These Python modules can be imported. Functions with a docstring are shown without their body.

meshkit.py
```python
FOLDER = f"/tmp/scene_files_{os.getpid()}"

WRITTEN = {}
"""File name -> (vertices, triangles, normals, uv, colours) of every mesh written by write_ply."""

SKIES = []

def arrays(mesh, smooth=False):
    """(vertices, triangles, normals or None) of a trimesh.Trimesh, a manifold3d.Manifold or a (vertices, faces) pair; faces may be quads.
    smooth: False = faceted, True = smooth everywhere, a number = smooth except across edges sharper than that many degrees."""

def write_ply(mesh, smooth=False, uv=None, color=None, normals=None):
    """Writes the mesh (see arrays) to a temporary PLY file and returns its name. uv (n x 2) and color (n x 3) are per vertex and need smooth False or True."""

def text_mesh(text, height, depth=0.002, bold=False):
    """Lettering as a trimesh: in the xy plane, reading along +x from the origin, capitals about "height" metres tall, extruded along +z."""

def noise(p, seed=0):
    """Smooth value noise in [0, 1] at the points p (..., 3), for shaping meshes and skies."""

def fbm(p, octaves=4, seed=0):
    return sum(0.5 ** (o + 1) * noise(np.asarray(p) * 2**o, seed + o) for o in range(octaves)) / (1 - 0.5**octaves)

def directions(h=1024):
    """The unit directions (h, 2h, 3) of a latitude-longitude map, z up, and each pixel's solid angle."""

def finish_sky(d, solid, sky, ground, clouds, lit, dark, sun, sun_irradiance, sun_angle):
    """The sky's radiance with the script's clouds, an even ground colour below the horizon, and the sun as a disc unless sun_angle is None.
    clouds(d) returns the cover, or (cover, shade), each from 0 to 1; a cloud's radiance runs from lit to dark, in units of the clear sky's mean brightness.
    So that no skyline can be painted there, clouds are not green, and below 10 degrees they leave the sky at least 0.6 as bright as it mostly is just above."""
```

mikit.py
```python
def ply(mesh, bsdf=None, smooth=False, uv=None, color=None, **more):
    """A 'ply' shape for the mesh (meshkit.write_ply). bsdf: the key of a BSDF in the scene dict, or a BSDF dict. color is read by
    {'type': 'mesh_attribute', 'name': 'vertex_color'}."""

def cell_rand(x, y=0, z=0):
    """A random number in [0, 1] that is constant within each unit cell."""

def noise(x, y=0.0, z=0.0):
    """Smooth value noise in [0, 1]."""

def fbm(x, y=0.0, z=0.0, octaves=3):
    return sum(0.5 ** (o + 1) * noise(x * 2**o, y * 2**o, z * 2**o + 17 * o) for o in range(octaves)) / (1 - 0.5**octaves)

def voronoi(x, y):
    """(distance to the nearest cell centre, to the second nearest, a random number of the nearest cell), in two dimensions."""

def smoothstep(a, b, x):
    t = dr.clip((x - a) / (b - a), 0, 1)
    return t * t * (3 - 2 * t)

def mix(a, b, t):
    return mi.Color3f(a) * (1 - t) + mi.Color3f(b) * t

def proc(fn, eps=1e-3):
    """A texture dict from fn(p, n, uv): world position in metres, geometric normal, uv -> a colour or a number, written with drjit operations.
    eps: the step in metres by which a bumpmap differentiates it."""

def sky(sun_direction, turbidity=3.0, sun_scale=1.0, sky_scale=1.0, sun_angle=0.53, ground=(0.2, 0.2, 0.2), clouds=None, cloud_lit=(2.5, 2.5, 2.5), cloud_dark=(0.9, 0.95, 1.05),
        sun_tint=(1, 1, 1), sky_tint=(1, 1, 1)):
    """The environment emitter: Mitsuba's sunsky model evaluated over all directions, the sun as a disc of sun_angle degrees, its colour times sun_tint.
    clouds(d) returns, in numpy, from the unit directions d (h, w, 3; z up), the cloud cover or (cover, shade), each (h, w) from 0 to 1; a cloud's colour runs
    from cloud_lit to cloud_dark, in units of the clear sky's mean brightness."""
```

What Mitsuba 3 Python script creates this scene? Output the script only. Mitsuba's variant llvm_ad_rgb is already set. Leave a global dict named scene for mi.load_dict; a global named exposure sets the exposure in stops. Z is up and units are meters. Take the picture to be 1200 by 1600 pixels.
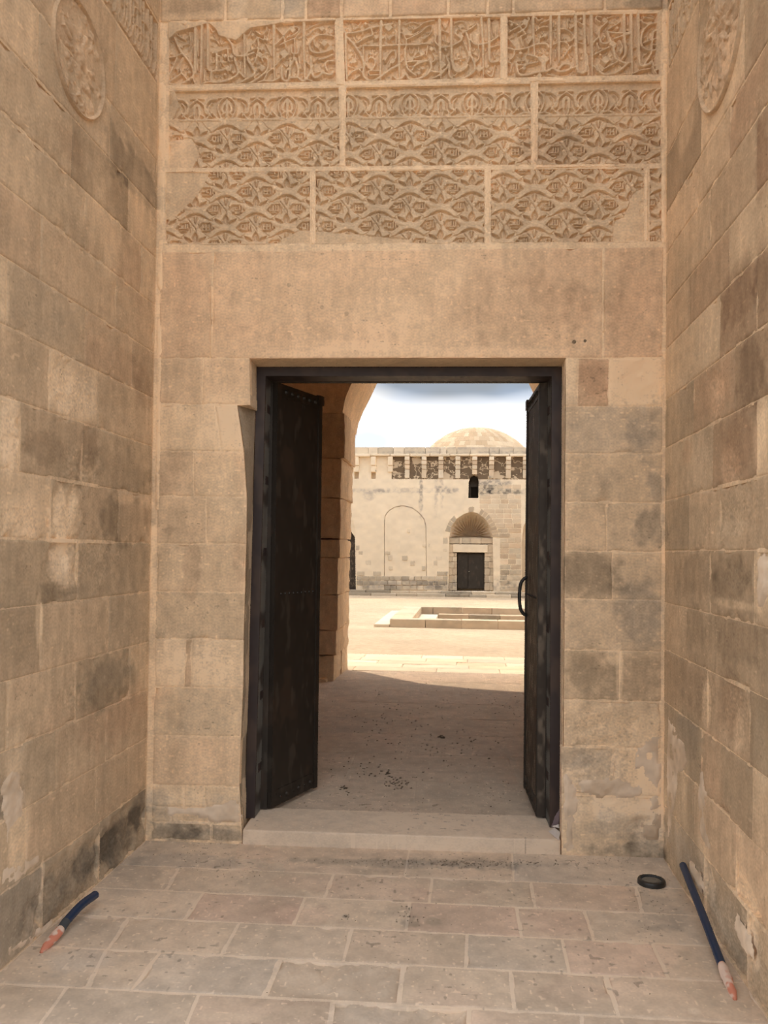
import math, random
import numpy as np, trimesh, mitsuba as mi, drjit as dr
import mikit, meshkit
from mikit import noise, fbm, smoothstep, mix, cell_rand
from shapely.geometry import Polygon, Point, box as sbox
from shapely import contains_xy
from scipy.ndimage import gaussian_filter, map_coordinates
random.seed(7)
RNG = np.random.default_rng(7)
scene, labels = {}, {}

# ------------------------------------------------------------------ camera, sky, sun, exposure
F = 1294.0                                   # focal length in pixels of the 1200 x 1600 frame
YAW, PITCH, ROLL, SHIFT = 0.0598, 0.0207, 0.0119, 35.45
CAM = np.array([0.1531, -4.1924, 1.4912])
exposure = 2.0
SUN = np.array([-0.30, 0.36, 1.0]); SUN /= np.linalg.norm(SUN)
_f = np.array([-math.sin(YAW)*math.cos(PITCH), math.cos(YAW)*math.cos(PITCH), math.sin(PITCH)])
_r = np.cross(_f, [0, 0, 1]); _r /= np.linalg.norm(_r); _u = np.cross(_r, _f)
RIGHT = math.cos(ROLL)*_r + math.sin(ROLL)*_u
UP = -math.sin(ROLL)*_r + math.cos(ROLL)*_u
scene['camera'] = {'type': 'perspective', 'fov': math.degrees(2*math.atan(600/F)), 'fov_axis': 'x', 'near_clip': 0.05, 'far_clip': 500.0,
    'principal_point_offset_y': -SHIFT/1600.0,
    'to_world': mi.ScalarTransform4f().look_at(origin=CAM.tolist(), target=(CAM+_f).tolist(), up=UP.tolist())}

def clouds(d):
    az, el = np.arctan2(d[..., 0], d[..., 1]), np.arcsin(np.clip(d[..., 2], -1, 1))
    q = np.stack([az*2.2, el*7.0, az*0], -1)
    n1 = meshkit.fbm(d*np.array([2.6, 2.6, 5.5]) + 3.1, 5, 11)
    n2 = meshkit.fbm(d*np.array([4.0, 4.0, 9.0]) + 9.7, 4, 5)
    cover = np.clip((n1 - 0.28)/0.16, 0, 1)
    shade = np.clip((n2 - 0.50)/0.25, 0, 1)*0.30
    def spot(a, e, ra, re): return np.exp(-((az-a)/ra)**2 - ((el-e)/re)**2)
    wob = 0.012*(n2 - 0.5)*4
    low = np.exp(-((el-0.14)/0.075)**2)*np.exp(-(az/0.5)**2)
    cover = np.maximum(cover, low)
    shade = shade*(1 - low)
    shade = np.maximum(shade, 0.97*np.clip(2.2*np.exp(-((az-0.045)/0.16)**2 - ((el-0.215-wob)/0.040)**2) - 0.35, 0, 1))
    cover = cover*(1 - 0.65*np.clip(1.7*spot(-0.080, 0.132, 0.028, 0.013)*(0.4+1.4*n2), 0, 1))
    return cover, shade
scene['sky'] = mikit.sky(SUN.tolist(), turbidity=3.5, sun_scale=0.45, sky_scale=1.0, ground=(0.42, 0.34, 0.24), clouds=clouds,
    cloud_lit=(3.6, 3.5, 3.4), cloud_dark=(0.70, 0.80, 0.92), sun_tint=(1.0, 0.95, 0.88))

# ------------------------------------------------------------------ frames: planes of the place, and pixels measured on them
class Frame:
    """A plane: origin o, direction e along it, z up, n out of it. pt(u, v, h) is a world point."""
    def __init__(s, o, e, n): s.o, s.e, s.n = (np.asarray(a, float) for a in (o, e, n)); s.z = np.array([0, 0, 1.0])
    def pt(s, u, v, h=0.0):
        u, v, h = np.broadcast_arrays(np.asarray(u, float), v, h)
        return s.o + u[..., None]*s.e + v[..., None]*s.z + h[..., None]*s.n
    def uv(s, px, py, h=0.0):                   # where a line of sight meets the plane
        d = sight(px, py); o = s.o + s.n*h
        t = ((o - CAM) @ s.n)/(d @ s.n)
        q = CAM + t[..., None]*d - o
        return q @ s.e, q @ s.z
    def u_at(s, px, v, h=0.0):                  # the u at height v that is seen at column px
        a = s.pt(0.0, v, h) - CAM; k = (px - 600.0)/F
        return -((a @ RIGHT) - k*(a @ _f))/((s.e @ RIGHT) - k*(s.e @ _f))
def sight(px, py):
    px, py = np.asarray(px, float), np.asarray(py, float)
    return _f + ((px-600)/F)[..., None]*RIGHT + ((800+SHIFT-py)/F)[..., None]*UP
def on_level(px, py, z):
    d = sight(px, py); t = (z - CAM[2])/d[..., 2]
    return CAM + t[..., None]*d
AX = np.array([math.cos(0.0389), -math.sin(0.0389), 0]); AY = np.array([math.sin(0.0389), math.cos(0.0389), 0])   # the building's axes
W2 = 1.30
BACK = Frame([0, 0, 0], [1, 0, 0], [0, -1, 0])
LEFT = Frame([-W2, 0, 0], AY, AX)
RIGHTW = Frame([W2, 0, 0], -AY, -AX)
def plane_b(b): return Frame(AY*b, AX, -AY)
def Q(a, b, z): return np.asarray(a, float)[..., None]*AX + np.asarray(b, float)[..., None]*AY + np.asarray(z, float)[..., None]*np.array([0, 0, 1.0])
def ab(p): return float(p @ AX), float(p @ AY)

# ------------------------------------------------------------------ materials
ROUGH = []      # broken and pitted areas of a wall: frame, centre u v, radii, depth
BLOBS = []      # stains, patches and repairs: centre, radii, change of lightness, change of hue
def blob(fr, px, py, rx, ry, dl, dh, sharp=0.35):
    """A stain measured in pixels on a plane."""
    u, v = fr.uv(px, py); u1, _ = fr.uv(px+rx, py); _, v1 = fr.uv(px, py-ry)
    BLOBS.append((fr.pt(float(u), float(v)), fr.e, abs(float(u1-u)), abs(float(v1-v)), dl, dh, sharp))
def stone_color(p, n, uv):
    L = dr.floor(uv.x/64)/31.0; Hh = dr.floor(uv.y/64)/31.0
    m1 = fbm(p.x*5, p.y*5, p.z*5, 3); m2 = fbm(p.x*22+7, p.y*22, p.z*22, 3); m3 = noise(p.x*130, p.y*130, p.z*130)
    wob = 0.8*(m2 - 0.5) + 1.1*(fbm(p.x*10+3, p.y*10, p.z*4.5, 3) - 0.5); mott = 0.55 + 0.9*fbm(p.x*30+3, p.y*30, p.z*13, 3)
    for c, e, ru, rv, dl, dh, sharp in BLOBS:
        du = ((p.x-c[0])*e[0] + (p.y-c[1])*e[1])/ru; dn = ((p.x-c[0])*e[1] - (p.y-c[1])*e[0])/0.12; dv = (p.z-c[2])/rv
        w = smoothstep(1.0+sharp, 1.0-sharp, dr.sqrt(du*du + dv*dv + dn*dn) + wob)*mott
        L = L + 1.0*dl*w; Hh = Hh + 0.55*dh*w
    Hh = dr.clip(Hh + 0.16*(m1 - 0.5), 0, 1)
    grey, sand, rust = mi.Color3f(0.58, 0.48, 0.365), mi.Color3f(0.655, 0.505, 0.345), mi.Color3f(0.625, 0.42, 0.275)
    col = mix(mix(grey, sand, dr.clip(2*Hh, 0, 1)), rust, dr.clip(2*Hh - 1, 0, 1))
    streak = 0.6*noise(p.x*38 + p.y*38, 0.0, p.z*5) + 0.4*noise(p.x*13 + p.y*13 + 5, 3.0, p.z*2.2)
    gran = mi.Float(0)
    for fr_, u0, v0, ru, rv, am in ROUGH:
        q = fr_.pt(u0, v0); du = ((p.x-q[0])*fr_.e[0] + (p.y-q[1])*fr_.e[1])/ru; dn = ((p.x-q[0])*fr_.e[1] - (p.y-q[1])*fr_.e[0])/0.15; dv = (p.z-q[2])/rv
        gran = dr.maximum(gran, smoothstep(1.2, 0.7, dr.sqrt(du*du + dv*dv + dn*dn) + wob))
    grit = fbm(p.x*90, p.y*90, p.z*80, 3) - 0.5
    gain = (0.38 + 1.24*dr.clip(L, -0.1, 1.1))*(1 + 0.55*gran*grit)*(0.86 + 0.28*m1)*(0.86 + 0.28*m2)*(0.88 + 0.24*m3)*(0.86 + 0.28*streak)*(0.95 + 0.10*noise(p.x*150 + p.y*150, 0.0, p.z*22))
    pit = smoothstep(0.70, 0.80, fbm(p.x*58, p.y*58, p.z*64, 3))*smoothstep(0.52, 0.70, m1)
    chalk = smoothstep(0.80, 0.9, noise(p.x*60+31, p.y*60, p.z*60))*smoothstep(0.55, 0.42, m1)
    return col*dr.clip(gain*(1 - 0.30*pit)*(1 + 0.25*chalk), 0.02, 1.45)
def stone_relief(p, n, uv):
    a = fbm(p.x*55, p.y*55, p.z*55, 3); b = noise(p.x*210, p.y*210, p.z*210); c = fbm(p.x*14, p.y*14, p.z*14, 2)
    pit = smoothstep(0.66, 0.80, fbm(p.x*58, p.y*58, p.z*64, 3))
    gran = mi.Float(0)
    for fr_, u0, v0, ru, rv, am in ROUGH:
        q = fr_.pt(u0, v0); du = ((p.x-q[0])*fr_.e[0] + (p.y-q[1])*fr_.e[1])/ru; dn = ((p.x-q[0])*fr_.e[1] - (p.y-q[1])*fr_.e[0])/0.15; dv = (p.z-q[2])/rv
        gran = dr.maximum(gran, smoothstep(1.25, 0.7, dr.sqrt(du*du + dv*dv + dn*dn)))
    return 0.0024*a + 0.0008*b + 0.0030*c - 0.0016*pit + 0.009*gran*fbm(p.x*42, p.y*42, p.z*42, 3)
def rough(name, color, r=0.9, relief=None, spec=0.15, **more):
    b = {'type': 'principled', 'base_color': color, 'roughness': r, 'specular': spec, **more}
    if relief is not None: b = {'type': 'bumpmap', 'texture': mikit.proc(relief, 1.5e-3), 'scale': 1.0, 'bsdf': b}
    scene[name] = {'type': 'twosided', 'bsdf': b}
rough('stone', mikit.proc(stone_color), 0.95, stone_relief)
def far_color(p, n, uv):        # the stonework across the courtyard
    L = dr.floor(uv.x/64)/31.0; Hh = dr.floor(uv.y/64)/31.0
    m1 = fbm(p.x*1.3, p.y*1.3, p.z*1.3, 3); m2 = fbm(p.x*6, p.y*6, p.z*6, 3)
    wob = 1.1*(m2 - 0.5); m3 = fbm(p.x*11, p.y*11, p.z*9, 3)
    for c, e, ru, rv, dl, dh, sharp in FAR_BLOBS:
        du = ((p.x-c[0])*e[0] + (p.y-c[1])*e[1])/ru; dv = (p.z-c[2])/rv
        w = smoothstep(1.0+sharp, 1.0-sharp, dr.sqrt(du*du + dv*dv) + wob)*(0.35 + 1.1*smoothstep(0.35, 0.65, m3))
        L = L + 0.75*dl*w; Hh = Hh + 0.5*dh*w
    grey, sand, rust = mi.Color3f(0.51, 0.455, 0.39), mi.Color3f(0.645, 0.56, 0.435), mi.Color3f(0.59, 0.43, 0.29)
    Hh = dr.clip(Hh + 0.15*(m1 - 0.5), 0, 1)
    col = mix(mix(grey, sand, dr.clip(2*Hh, 0, 1)), rust, dr.clip(2*Hh - 1, 0, 1))
    return col*dr.clip((0.22 + 1.22*dr.clip(L, -0.1, 1.1))*(0.90 + 0.2*m1)*(0.90 + 0.2*m2), 0.02, 1.4)
FAR_BLOBS = []
def rubble_color(p, n, uv):     # exposed dark core with remains of light plaster
    a = fbm(p.x*4, p.y*4, p.z*4, 3); v = dr.abs(fbm(p.x*5+9, p.y*5, p.z*5, 3) - 0.5)
    left = dr.maximum(smoothstep(0.035, 0.012, v), smoothstep(0.60, 0.66, a))
    return mix(mi.Color3f(0.17, 0.125, 0.085)*(0.75+0.5*a), mi.Color3f(0.55, 0.45, 0.33), left)
def dome_color(p, n, uv):
    row = dr.floor(p.z*5.2); ang = dr.atan2(p.y-DOME[1], p.x-DOME[0])*9 + 0.37*row
    t = cell_rand(ang, row, 3); j = dr.maximum(smoothstep(0.10, 0.02, p.z*5.2 - row), smoothstep(0.05, 0.01, ang - dr.floor(ang)))
    m = fbm(p.x*2, p.y*2, p.z*2, 3)
    return mix(mi.Color3f(0.47, 0.355, 0.24), mi.Color3f(0.60, 0.50, 0.37), t*t)*(0.80+0.35*m)*(1 - 0.18*j)
DOME = [0, 0]
def gravel_color(p, n, uv):
    a = fbm(p.x*1.2, p.y*1.2, 0.0, 3); b = noise(p.x*18, p.y*18); c = cell_rand(p.x*9, p.y*14)
    return mi.Color3f(0.44, 0.36, 0.265)*(0.85 + 0.3*a)*(0.88 + 0.16*b + 0.08*c)
def steel_color(p, n, uv):
    a = fbm(p.x*14, p.y*14, p.z*7, 3); r = smoothstep(0.56, 0.70, fbm(p.x*9+5, p.y*9, p.z*5, 3))
    g = smoothstep(0.58, 0.72, fbm(p.x*20+3, p.y*20, p.z*6+11, 3))
    c = mix(mi.Color3f(0.024, 0.019, 0.015)*(0.75+0.5*a), mi.Color3f(0.050, 0.032, 0.022), 0.5*r)
    return mix(c, mi.Color3f(0.080, 0.068, 0.054), 0.30*g)
def frame_color(p, n, uv):
    a = fbm(p.x*12, p.y*12, p.z*6, 3)
    return mix(mi.Color3f(0.034, 0.025, 0.026), mi.Color3f(0.058, 0.040, 0.034), smoothstep(0.4, 0.7, a))
def return_color(p, n, uv):
    a = fbm(p.x*10, p.y*10, p.z*5, 3); w = smoothstep(0.35, 0.2, dr.abs(p.z*3.1 - dr.floor(p.z*3.1) - 0.5) + 0.3*a)
    return mix(mi.Color3f(0.125, 0.128, 0.122)*(0.7+0.6*a), mi.Color3f(0.032, 0.024, 0.022), 0.8*w)
def oldleaf_color(p, n, uv):
    a = fbm(p.x*30, p.y*60, p.z*12, 3); b = fbm(p.x*6, p.y*9, p.z*4, 3)
    return mix(mi.Color3f(0.040, 0.030, 0.023), mi.Color3f(0.150, 0.120, 0.090), smoothstep(0.45, 0.72, a)*smoothstep(0.3, 0.6, b))
def sheet_relief(p, n, uv): return 0.0010*fbm(p.x*30, p.y*30, p.z*12, 3)
def plaster_color(p, n, uv):
    m1 = fbm(p.x*7, p.y*7, p.z*7, 3); m2 = fbm(p.x*30, p.y*30, p.z*24, 3)
    return mix(mi.Color3f(0.55, 0.435, 0.32), mi.Color3f(0.72, 0.595, 0.465), smoothstep(0.3, 0.65, m1))*(0.82 + 0.36*m2)
rough('plaster', mikit.proc(plaster_color), 0.95, stone_relief)
rough('far_stone', mikit.proc(far_color), 0.95)
rough('rubble', mikit.proc(rubble_color), 0.95)
rough('dome_stone', mikit.proc(dome_color), 0.95)
rough('gravel', mikit.proc(gravel_color), 0.97)
def earth_color(p, n, uv): return mi.Color3f(0.36, 0.30, 0.235)*(0.8 + 0.4*fbm(p.x*1.2, p.y*1.2, 0.0, 3))*(0.88 + 0.2*noise(p.x*18, p.y*18))
rough('earth', mikit.proc(earth_color), 0.97)
rough('steel', mikit.proc(steel_color), 0.55, sheet_relief, 0.4)
rough('frame_paint', mikit.proc(frame_color), 0.5, None, 0.4)
rough('frame_return', mikit.proc(return_color), 0.5, None, 0.4)
rough('old_leaf', mikit.proc(oldleaf_color), 0.6, sheet_relief, 0.4)
def rgb(*c): return {'type': 'rgb', 'value': list(c)}
rough('unlit_black', rgb(0.02, 0.017, 0.014), 0.9)  # near-black colour standing in for unlit hollows
rough('blue_pvc', rgb(0.012, 0.030, 0.075), 0.38, None, 0.5)
rough('grey_tape', rgb(0.06, 0.07, 0.08), 0.6)
def pink_color(p, n, uv): return mix(mi.Color3f(0.55, 0.22, 0.15), mi.Color3f(0.66, 0.52, 0.44), smoothstep(0.42, 0.60, fbm(p.x*40, p.y*40, p.z*40, 2)))
rough('pink_paint', mikit.proc(pink_color), 0.85)
rough('black_metal', rgb(0.018, 0.019, 0.019), 0.4, None, 0.5)
rough('lens', rgb(0.07, 0.08, 0.08), 0.08, None, 0.7)
rough('paper', rgb(0.62, 0.58, 0.55), 0.8)
rough('lilac_flashing', rgb(0.26, 0.21, 0.24), 0.7)
rough('dirt', rgb(0.10, 0.075, 0.055), 0.98)
rough('knob_metal', rgb(0.6, 0.58, 0.52), 0.3, None, 0.5)

# ------------------------------------------------------------------ helpers: entries and meshes
def numbered(name):
    if name not in scene and name not in labels: return name
    k = 1
    while f'{name}_{k:03d}' in scene or f'{name}_{k:03d}' in labels: k += 1
    return f'{name}_{k:03d}'
COUNT = {}
def fresh(name):                                # numbered(), quick for long runs of pieces
    k = COUNT.get(name, 0); COUNT[name] = k + 1
    return name if k == 0 else f'{name}_{k:03d}'
def tag(key, label=None, cat=None, group=None, kind=None):
    d = labels.setdefault(key, {})
    for k, v in (('label', label), ('category', cat), ('group', group), ('kind', kind)):
        if v: d[k] = v
    return key
def struct(key, label): return tag(key, label, None, None, 'structure')
def put(name, mesh, bsdf, parent=None, smooth=False, tone=None, uv=None, label=None, kind=None):
    key = fresh(f'{parent}__{name}' if parent else name)
    if tone is not None and uv is None:
        v, f, _ = meshkit.arrays(mesh); mesh = unshare(v, f) if smooth is False else trimesh.Trimesh(v, f, process=False)
        v = np.asarray(mesh.vertices); n = np.asarray(mesh.vertex_normals)
        uv = planar_uv(v, n, tone)
    scene[key] = mikit.ply(mesh, bsdf, smooth, uv=uv)
    if label or kind: tag(key, label, None, None, kind)
    return key
def unshare(v, f): return trimesh.Trimesh(np.asarray(v)[np.asarray(f).ravel()], np.arange(len(f)*3).reshape(-1, 3), process=False)
def code(tone): return 64*int(np.clip(round(tone[0]*31), 0, 31)), 64*int(np.clip(round(tone[1]*31), 0, 31))
def planar_uv(v, n, tone):
    a = np.abs(n); pick = np.argmax(a, 1)
    u = np.where(pick == 0, v[:, 1], v[:, 0]); w = np.where(pick == 2, v[:, 1], v[:, 2])
    tu, tv = code(tone)
    return np.stack([np.mod(u + 20, 60) + tu + 1, np.mod(w + 20, 60) + tv + 1], 1)
def boxm(lo, hi, frame=None, bevel=0.0):
    """A box in world axes, or in the building's axes (a, b, z); its edges chamfered when bevel > 0."""
    lo, hi = np.asarray(lo, float), np.asarray(hi, float)
    if bevel > 0:
        b = min(bevel, 0.45*float((hi-lo).min())); pts = []
        for i in (0, 1):
            for j in (0, 1):
                for k in (0, 1):
                    c = np.array([(lo, hi)[i][0], (lo, hi)[j][1], (lo, hi)[k][2]]); s = np.array([1-2*i, 1-2*j, 1-2*k])*b
                    for ax in range(3):
                        q = c + s; q[ax] = c[ax]; pts.append(q)
        m = trimesh.convex.convex_hull(np.array(pts))
    else:
        m = trimesh.creation.box(extents=hi-lo); m.apply_translation((lo+hi)/2)
    if frame == 'Q':
        v = np.asarray(m.vertices); m = trimesh.Trimesh(Q(v[:, 0], v[:, 1], v[:, 2]), m.faces, process=False)
    return m
def join(*ms): return trimesh.util.concatenate(list(ms))
def extrude_on(fr, poly, h0, h1):
    """A polygon in a plane's (u, v), from depth h0 to h1 along its normal."""
    out = []
    for g in getattr(poly, 'geoms', [poly]):
        m = trimesh.creation.extrude_polygon(g, abs(h1-h0), engine='earcut'); v = np.asarray(m.vertices)
        out.append(trimesh.Trimesh(fr.pt(v[:, 0], v[:, 1], min(h0, h1)+v[:, 2]), m.faces, process=False))
    return trimesh.util.concatenate(out)
def tube(path, r, n=14, cap=True):
    path = np.asarray(path, float); R = np.broadcast_to(np.asarray(r, float), (len(path),)); t = np.gradient(path, axis=0); t /= np.linalg.norm(t, axis=1, keepdims=True)
    a = np.cross(t[0], [0.3, 0.2, 0.93]); a /= np.linalg.norm(a); V, Fc = [], []
    for k, (p, d) in enumerate(zip(path, t)):
        a = a - d*(a @ d); a /= np.linalg.norm(a); b = np.cross(d, a); th = np.arange(n)*2*np.pi/n
        V.append(p + R[k]*(np.cos(th)[:, None]*a + np.sin(th)[:, None]*b))
    for k in range(len(path)-1):
        for i in range(n):
            j = (i+1) % n; Fc += [[k*n+i, k*n+j, k*n+n+j], [k*n+i, k*n+n+j, k*n+n+i]]
    V = np.vstack(V)
    if cap:
        V = np.vstack([V, path[0], path[-1]]); c0, c1, e = len(V)-2, len(V)-1, (len(path)-1)*n
        for i in range(n): j = (i+1) % n; Fc += [[c0, j, i], [c1, e+i, e+j]]
    return trimesh.Trimesh(V, np.array(Fc), process=False)
def lathe(profile, n=40):
    prof = np.asarray(profile, float); th = np.arange(n)*2*np.pi/n; V = np.concatenate([np.stack([r*np.cos(th), r*np.sin(th), th*0+z], 1) for r, z in prof]); Fc = []
    for k in range(len(prof)-1):
        for i in range(n): j = (i+1) % n; Fc += [[k*n+i, k*n+j, k*n+n+j], [k*n+i, k*n+n+j, k*n+n+i]]
    return trimesh.Trimesh(V, np.array(Fc), process=False)

SEED = [0]
def ease(a, b, x): t = np.clip((x-a)/(b-a), 0, 1); return t*t*(3-2*t)
def rough_at(fr, px, py, rx, ry, amp):
    u, v = fr.uv(px, py); u1, _ = fr.uv(px+rx, py); _, v1 = fr.uv(px, py-ry)
    ROUGH.append((fr, float(u), float(v), abs(float(u1-u)), abs(float(v1-v)), amp))
def dressed(fr, quad, tone, step=0.03, proud=0.0, amp=0.003, r=0.003, wob=0.003, back=0.035, hfun=None, fine=None):
    """One dressed stone on a plane: a grid over the quad (u, v) corners BL BR TR TL, its arris worn, its face uneven, with sides going back into the wall."""
    q = np.asarray(quad, float); SEED[0] += 1; sd = SEED[0]
    w = 0.5*(np.linalg.norm(q[1]-q[0]) + np.linalg.norm(q[2]-q[3])); h = 0.5*(np.linalg.norm(q[3]-q[0]) + np.linalg.norm(q[2]-q[1]))
    def par(L):
        n = max(1, int(math.ceil((L-0.03)/step))); e = min(0.45, 0.005/L); e2 = min(0.48, 0.015/L)
        return np.unique(np.concatenate([[0, e], np.linspace(e2, 1-e2, n+1), [1-e, 1]]))
    if hfun is None:
        near = [k for k in ROUGH if k[0] is fr and abs(k[1]-q[:, 0].mean()) < k[3]*1.3+w/2 and abs(k[2]-q[:, 1].mean()) < k[4]*1.3+h/2]
        if near: step = min(step, 0.012)
        s, t = np.meshgrid(par(w), par(h))
    else:
        near = []; s, t = np.meshgrid(np.linspace(0, 1, max(2, int(w/step))), np.linspace(0, 1, max(2, int(h/step))))
    P = ((1-s)*(1-t))[..., None]*q[0] + (s*(1-t))[..., None]*q[1] + (s*t)[..., None]*q[2] + ((1-s)*t)[..., None]*q[3]
    d = np.minimum(np.minimum(s, 1-s)*w, np.minimum(t, 1-t)*h)
    c = q.mean(0); X = np.stack([P[..., 0], P[..., 1], P[..., 0]*0 + sd*3.7], -1)
    if wob:
        pull = wob*meshkit.fbm(X*28, 3, 3)*np.exp(-d/0.012); dirn = c - P; dirn /= np.linalg.norm(dirn, axis=-1, keepdims=True)+1e-9
        P = P + pull[..., None]*dirn*1.4
    k = np.clip(1 - d/r, 0, 1); H = proud - r*(1 - np.sqrt(np.clip(1-k*k, 0, 1)))
    chip = np.clip(meshkit.fbm(X*17+5, 3, 9) - 0.60, 0, 1)*0.10*np.exp(-d/0.018)
    H = H + amp*(meshkit.fbm(X*7, 3, 1) - 0.5) - chip
    if hfun is not None: H = H + hfun(P[..., 0], P[..., 1])
    for _, u0, v0, ru, rv, am in near:
        g = np.sqrt(((P[..., 0]-u0)/ru)**2 + ((P[..., 1]-v0)/rv)**2) + 0.6*(meshkit.fbm(X*9+2, 3, 4) - 0.5)
        Y = np.stack([P[..., 0], P[..., 1], P[..., 0]*0 + 1.7], -1)
        H = H - am*ease(1.15, 0.75, g)*(0.35 + 1.3*np.abs(meshkit.fbm(Y*16, 4, 6) - 0.35))
    n1, n0 = s.shape; V = fr.pt(P[..., 0], P[..., 1], H).reshape(-1, 3)
    i = np.arange(n1*n0).reshape(n1, n0); a, b, c2, dd = i[:-1, :-1].ravel(), i[:-1, 1:].ravel(), i[1:, 1:].ravel(), i[1:, :-1].ravel()
    Fc = [np.stack([a, b, c2], 1), np.stack([a, c2, dd], 1)]
    ring = np.concatenate([i[0, :-1], i[:-1, -1], i[-1, :0:-1], i[:0:-1, 0]]); m = len(ring)
    R0 = V[ring]; pr = P.reshape(-1, 2)[ring]; R1 = fr.pt(pr[:, 0], pr[:, 1], -back); b0 = len(V); j = np.arange(m); jn = (j+1) % m
    Fc += [np.stack([b0+j, b0+m+j, b0+m+jn], 1), np.stack([b0+j, b0+m+jn, b0+jn], 1)]
    V = np.vstack([V, R0, R1]); tu, tv = code(tone)
    pu = np.concatenate([P[..., 0].ravel(), pr[:, 0], pr[:, 0] + back]); pv = np.concatenate([P[..., 1].ravel(), pr[:, 1], pr[:, 1] + back])
    return trimesh.Trimesh(V, np.vstack(Fc), process=False), np.stack([pu+25+tu, pv+25+tv], 1)
FACES = {}
def stone(parent, fr, quad, tone, name='stone', **kw):
    if name in ('stone', 'lintel_stone', 'carved_block', 'paving_slab'): FACES.setdefault(id(fr), []).append(Polygon(quad))
    lab = kw.pop('label', None); mat = kw.pop('mat', 'stone'); m, uv = dressed(fr, quad, tone, **kw)
    return put(name, m, mat, parent, True, uv=uv, label=lab)
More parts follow.
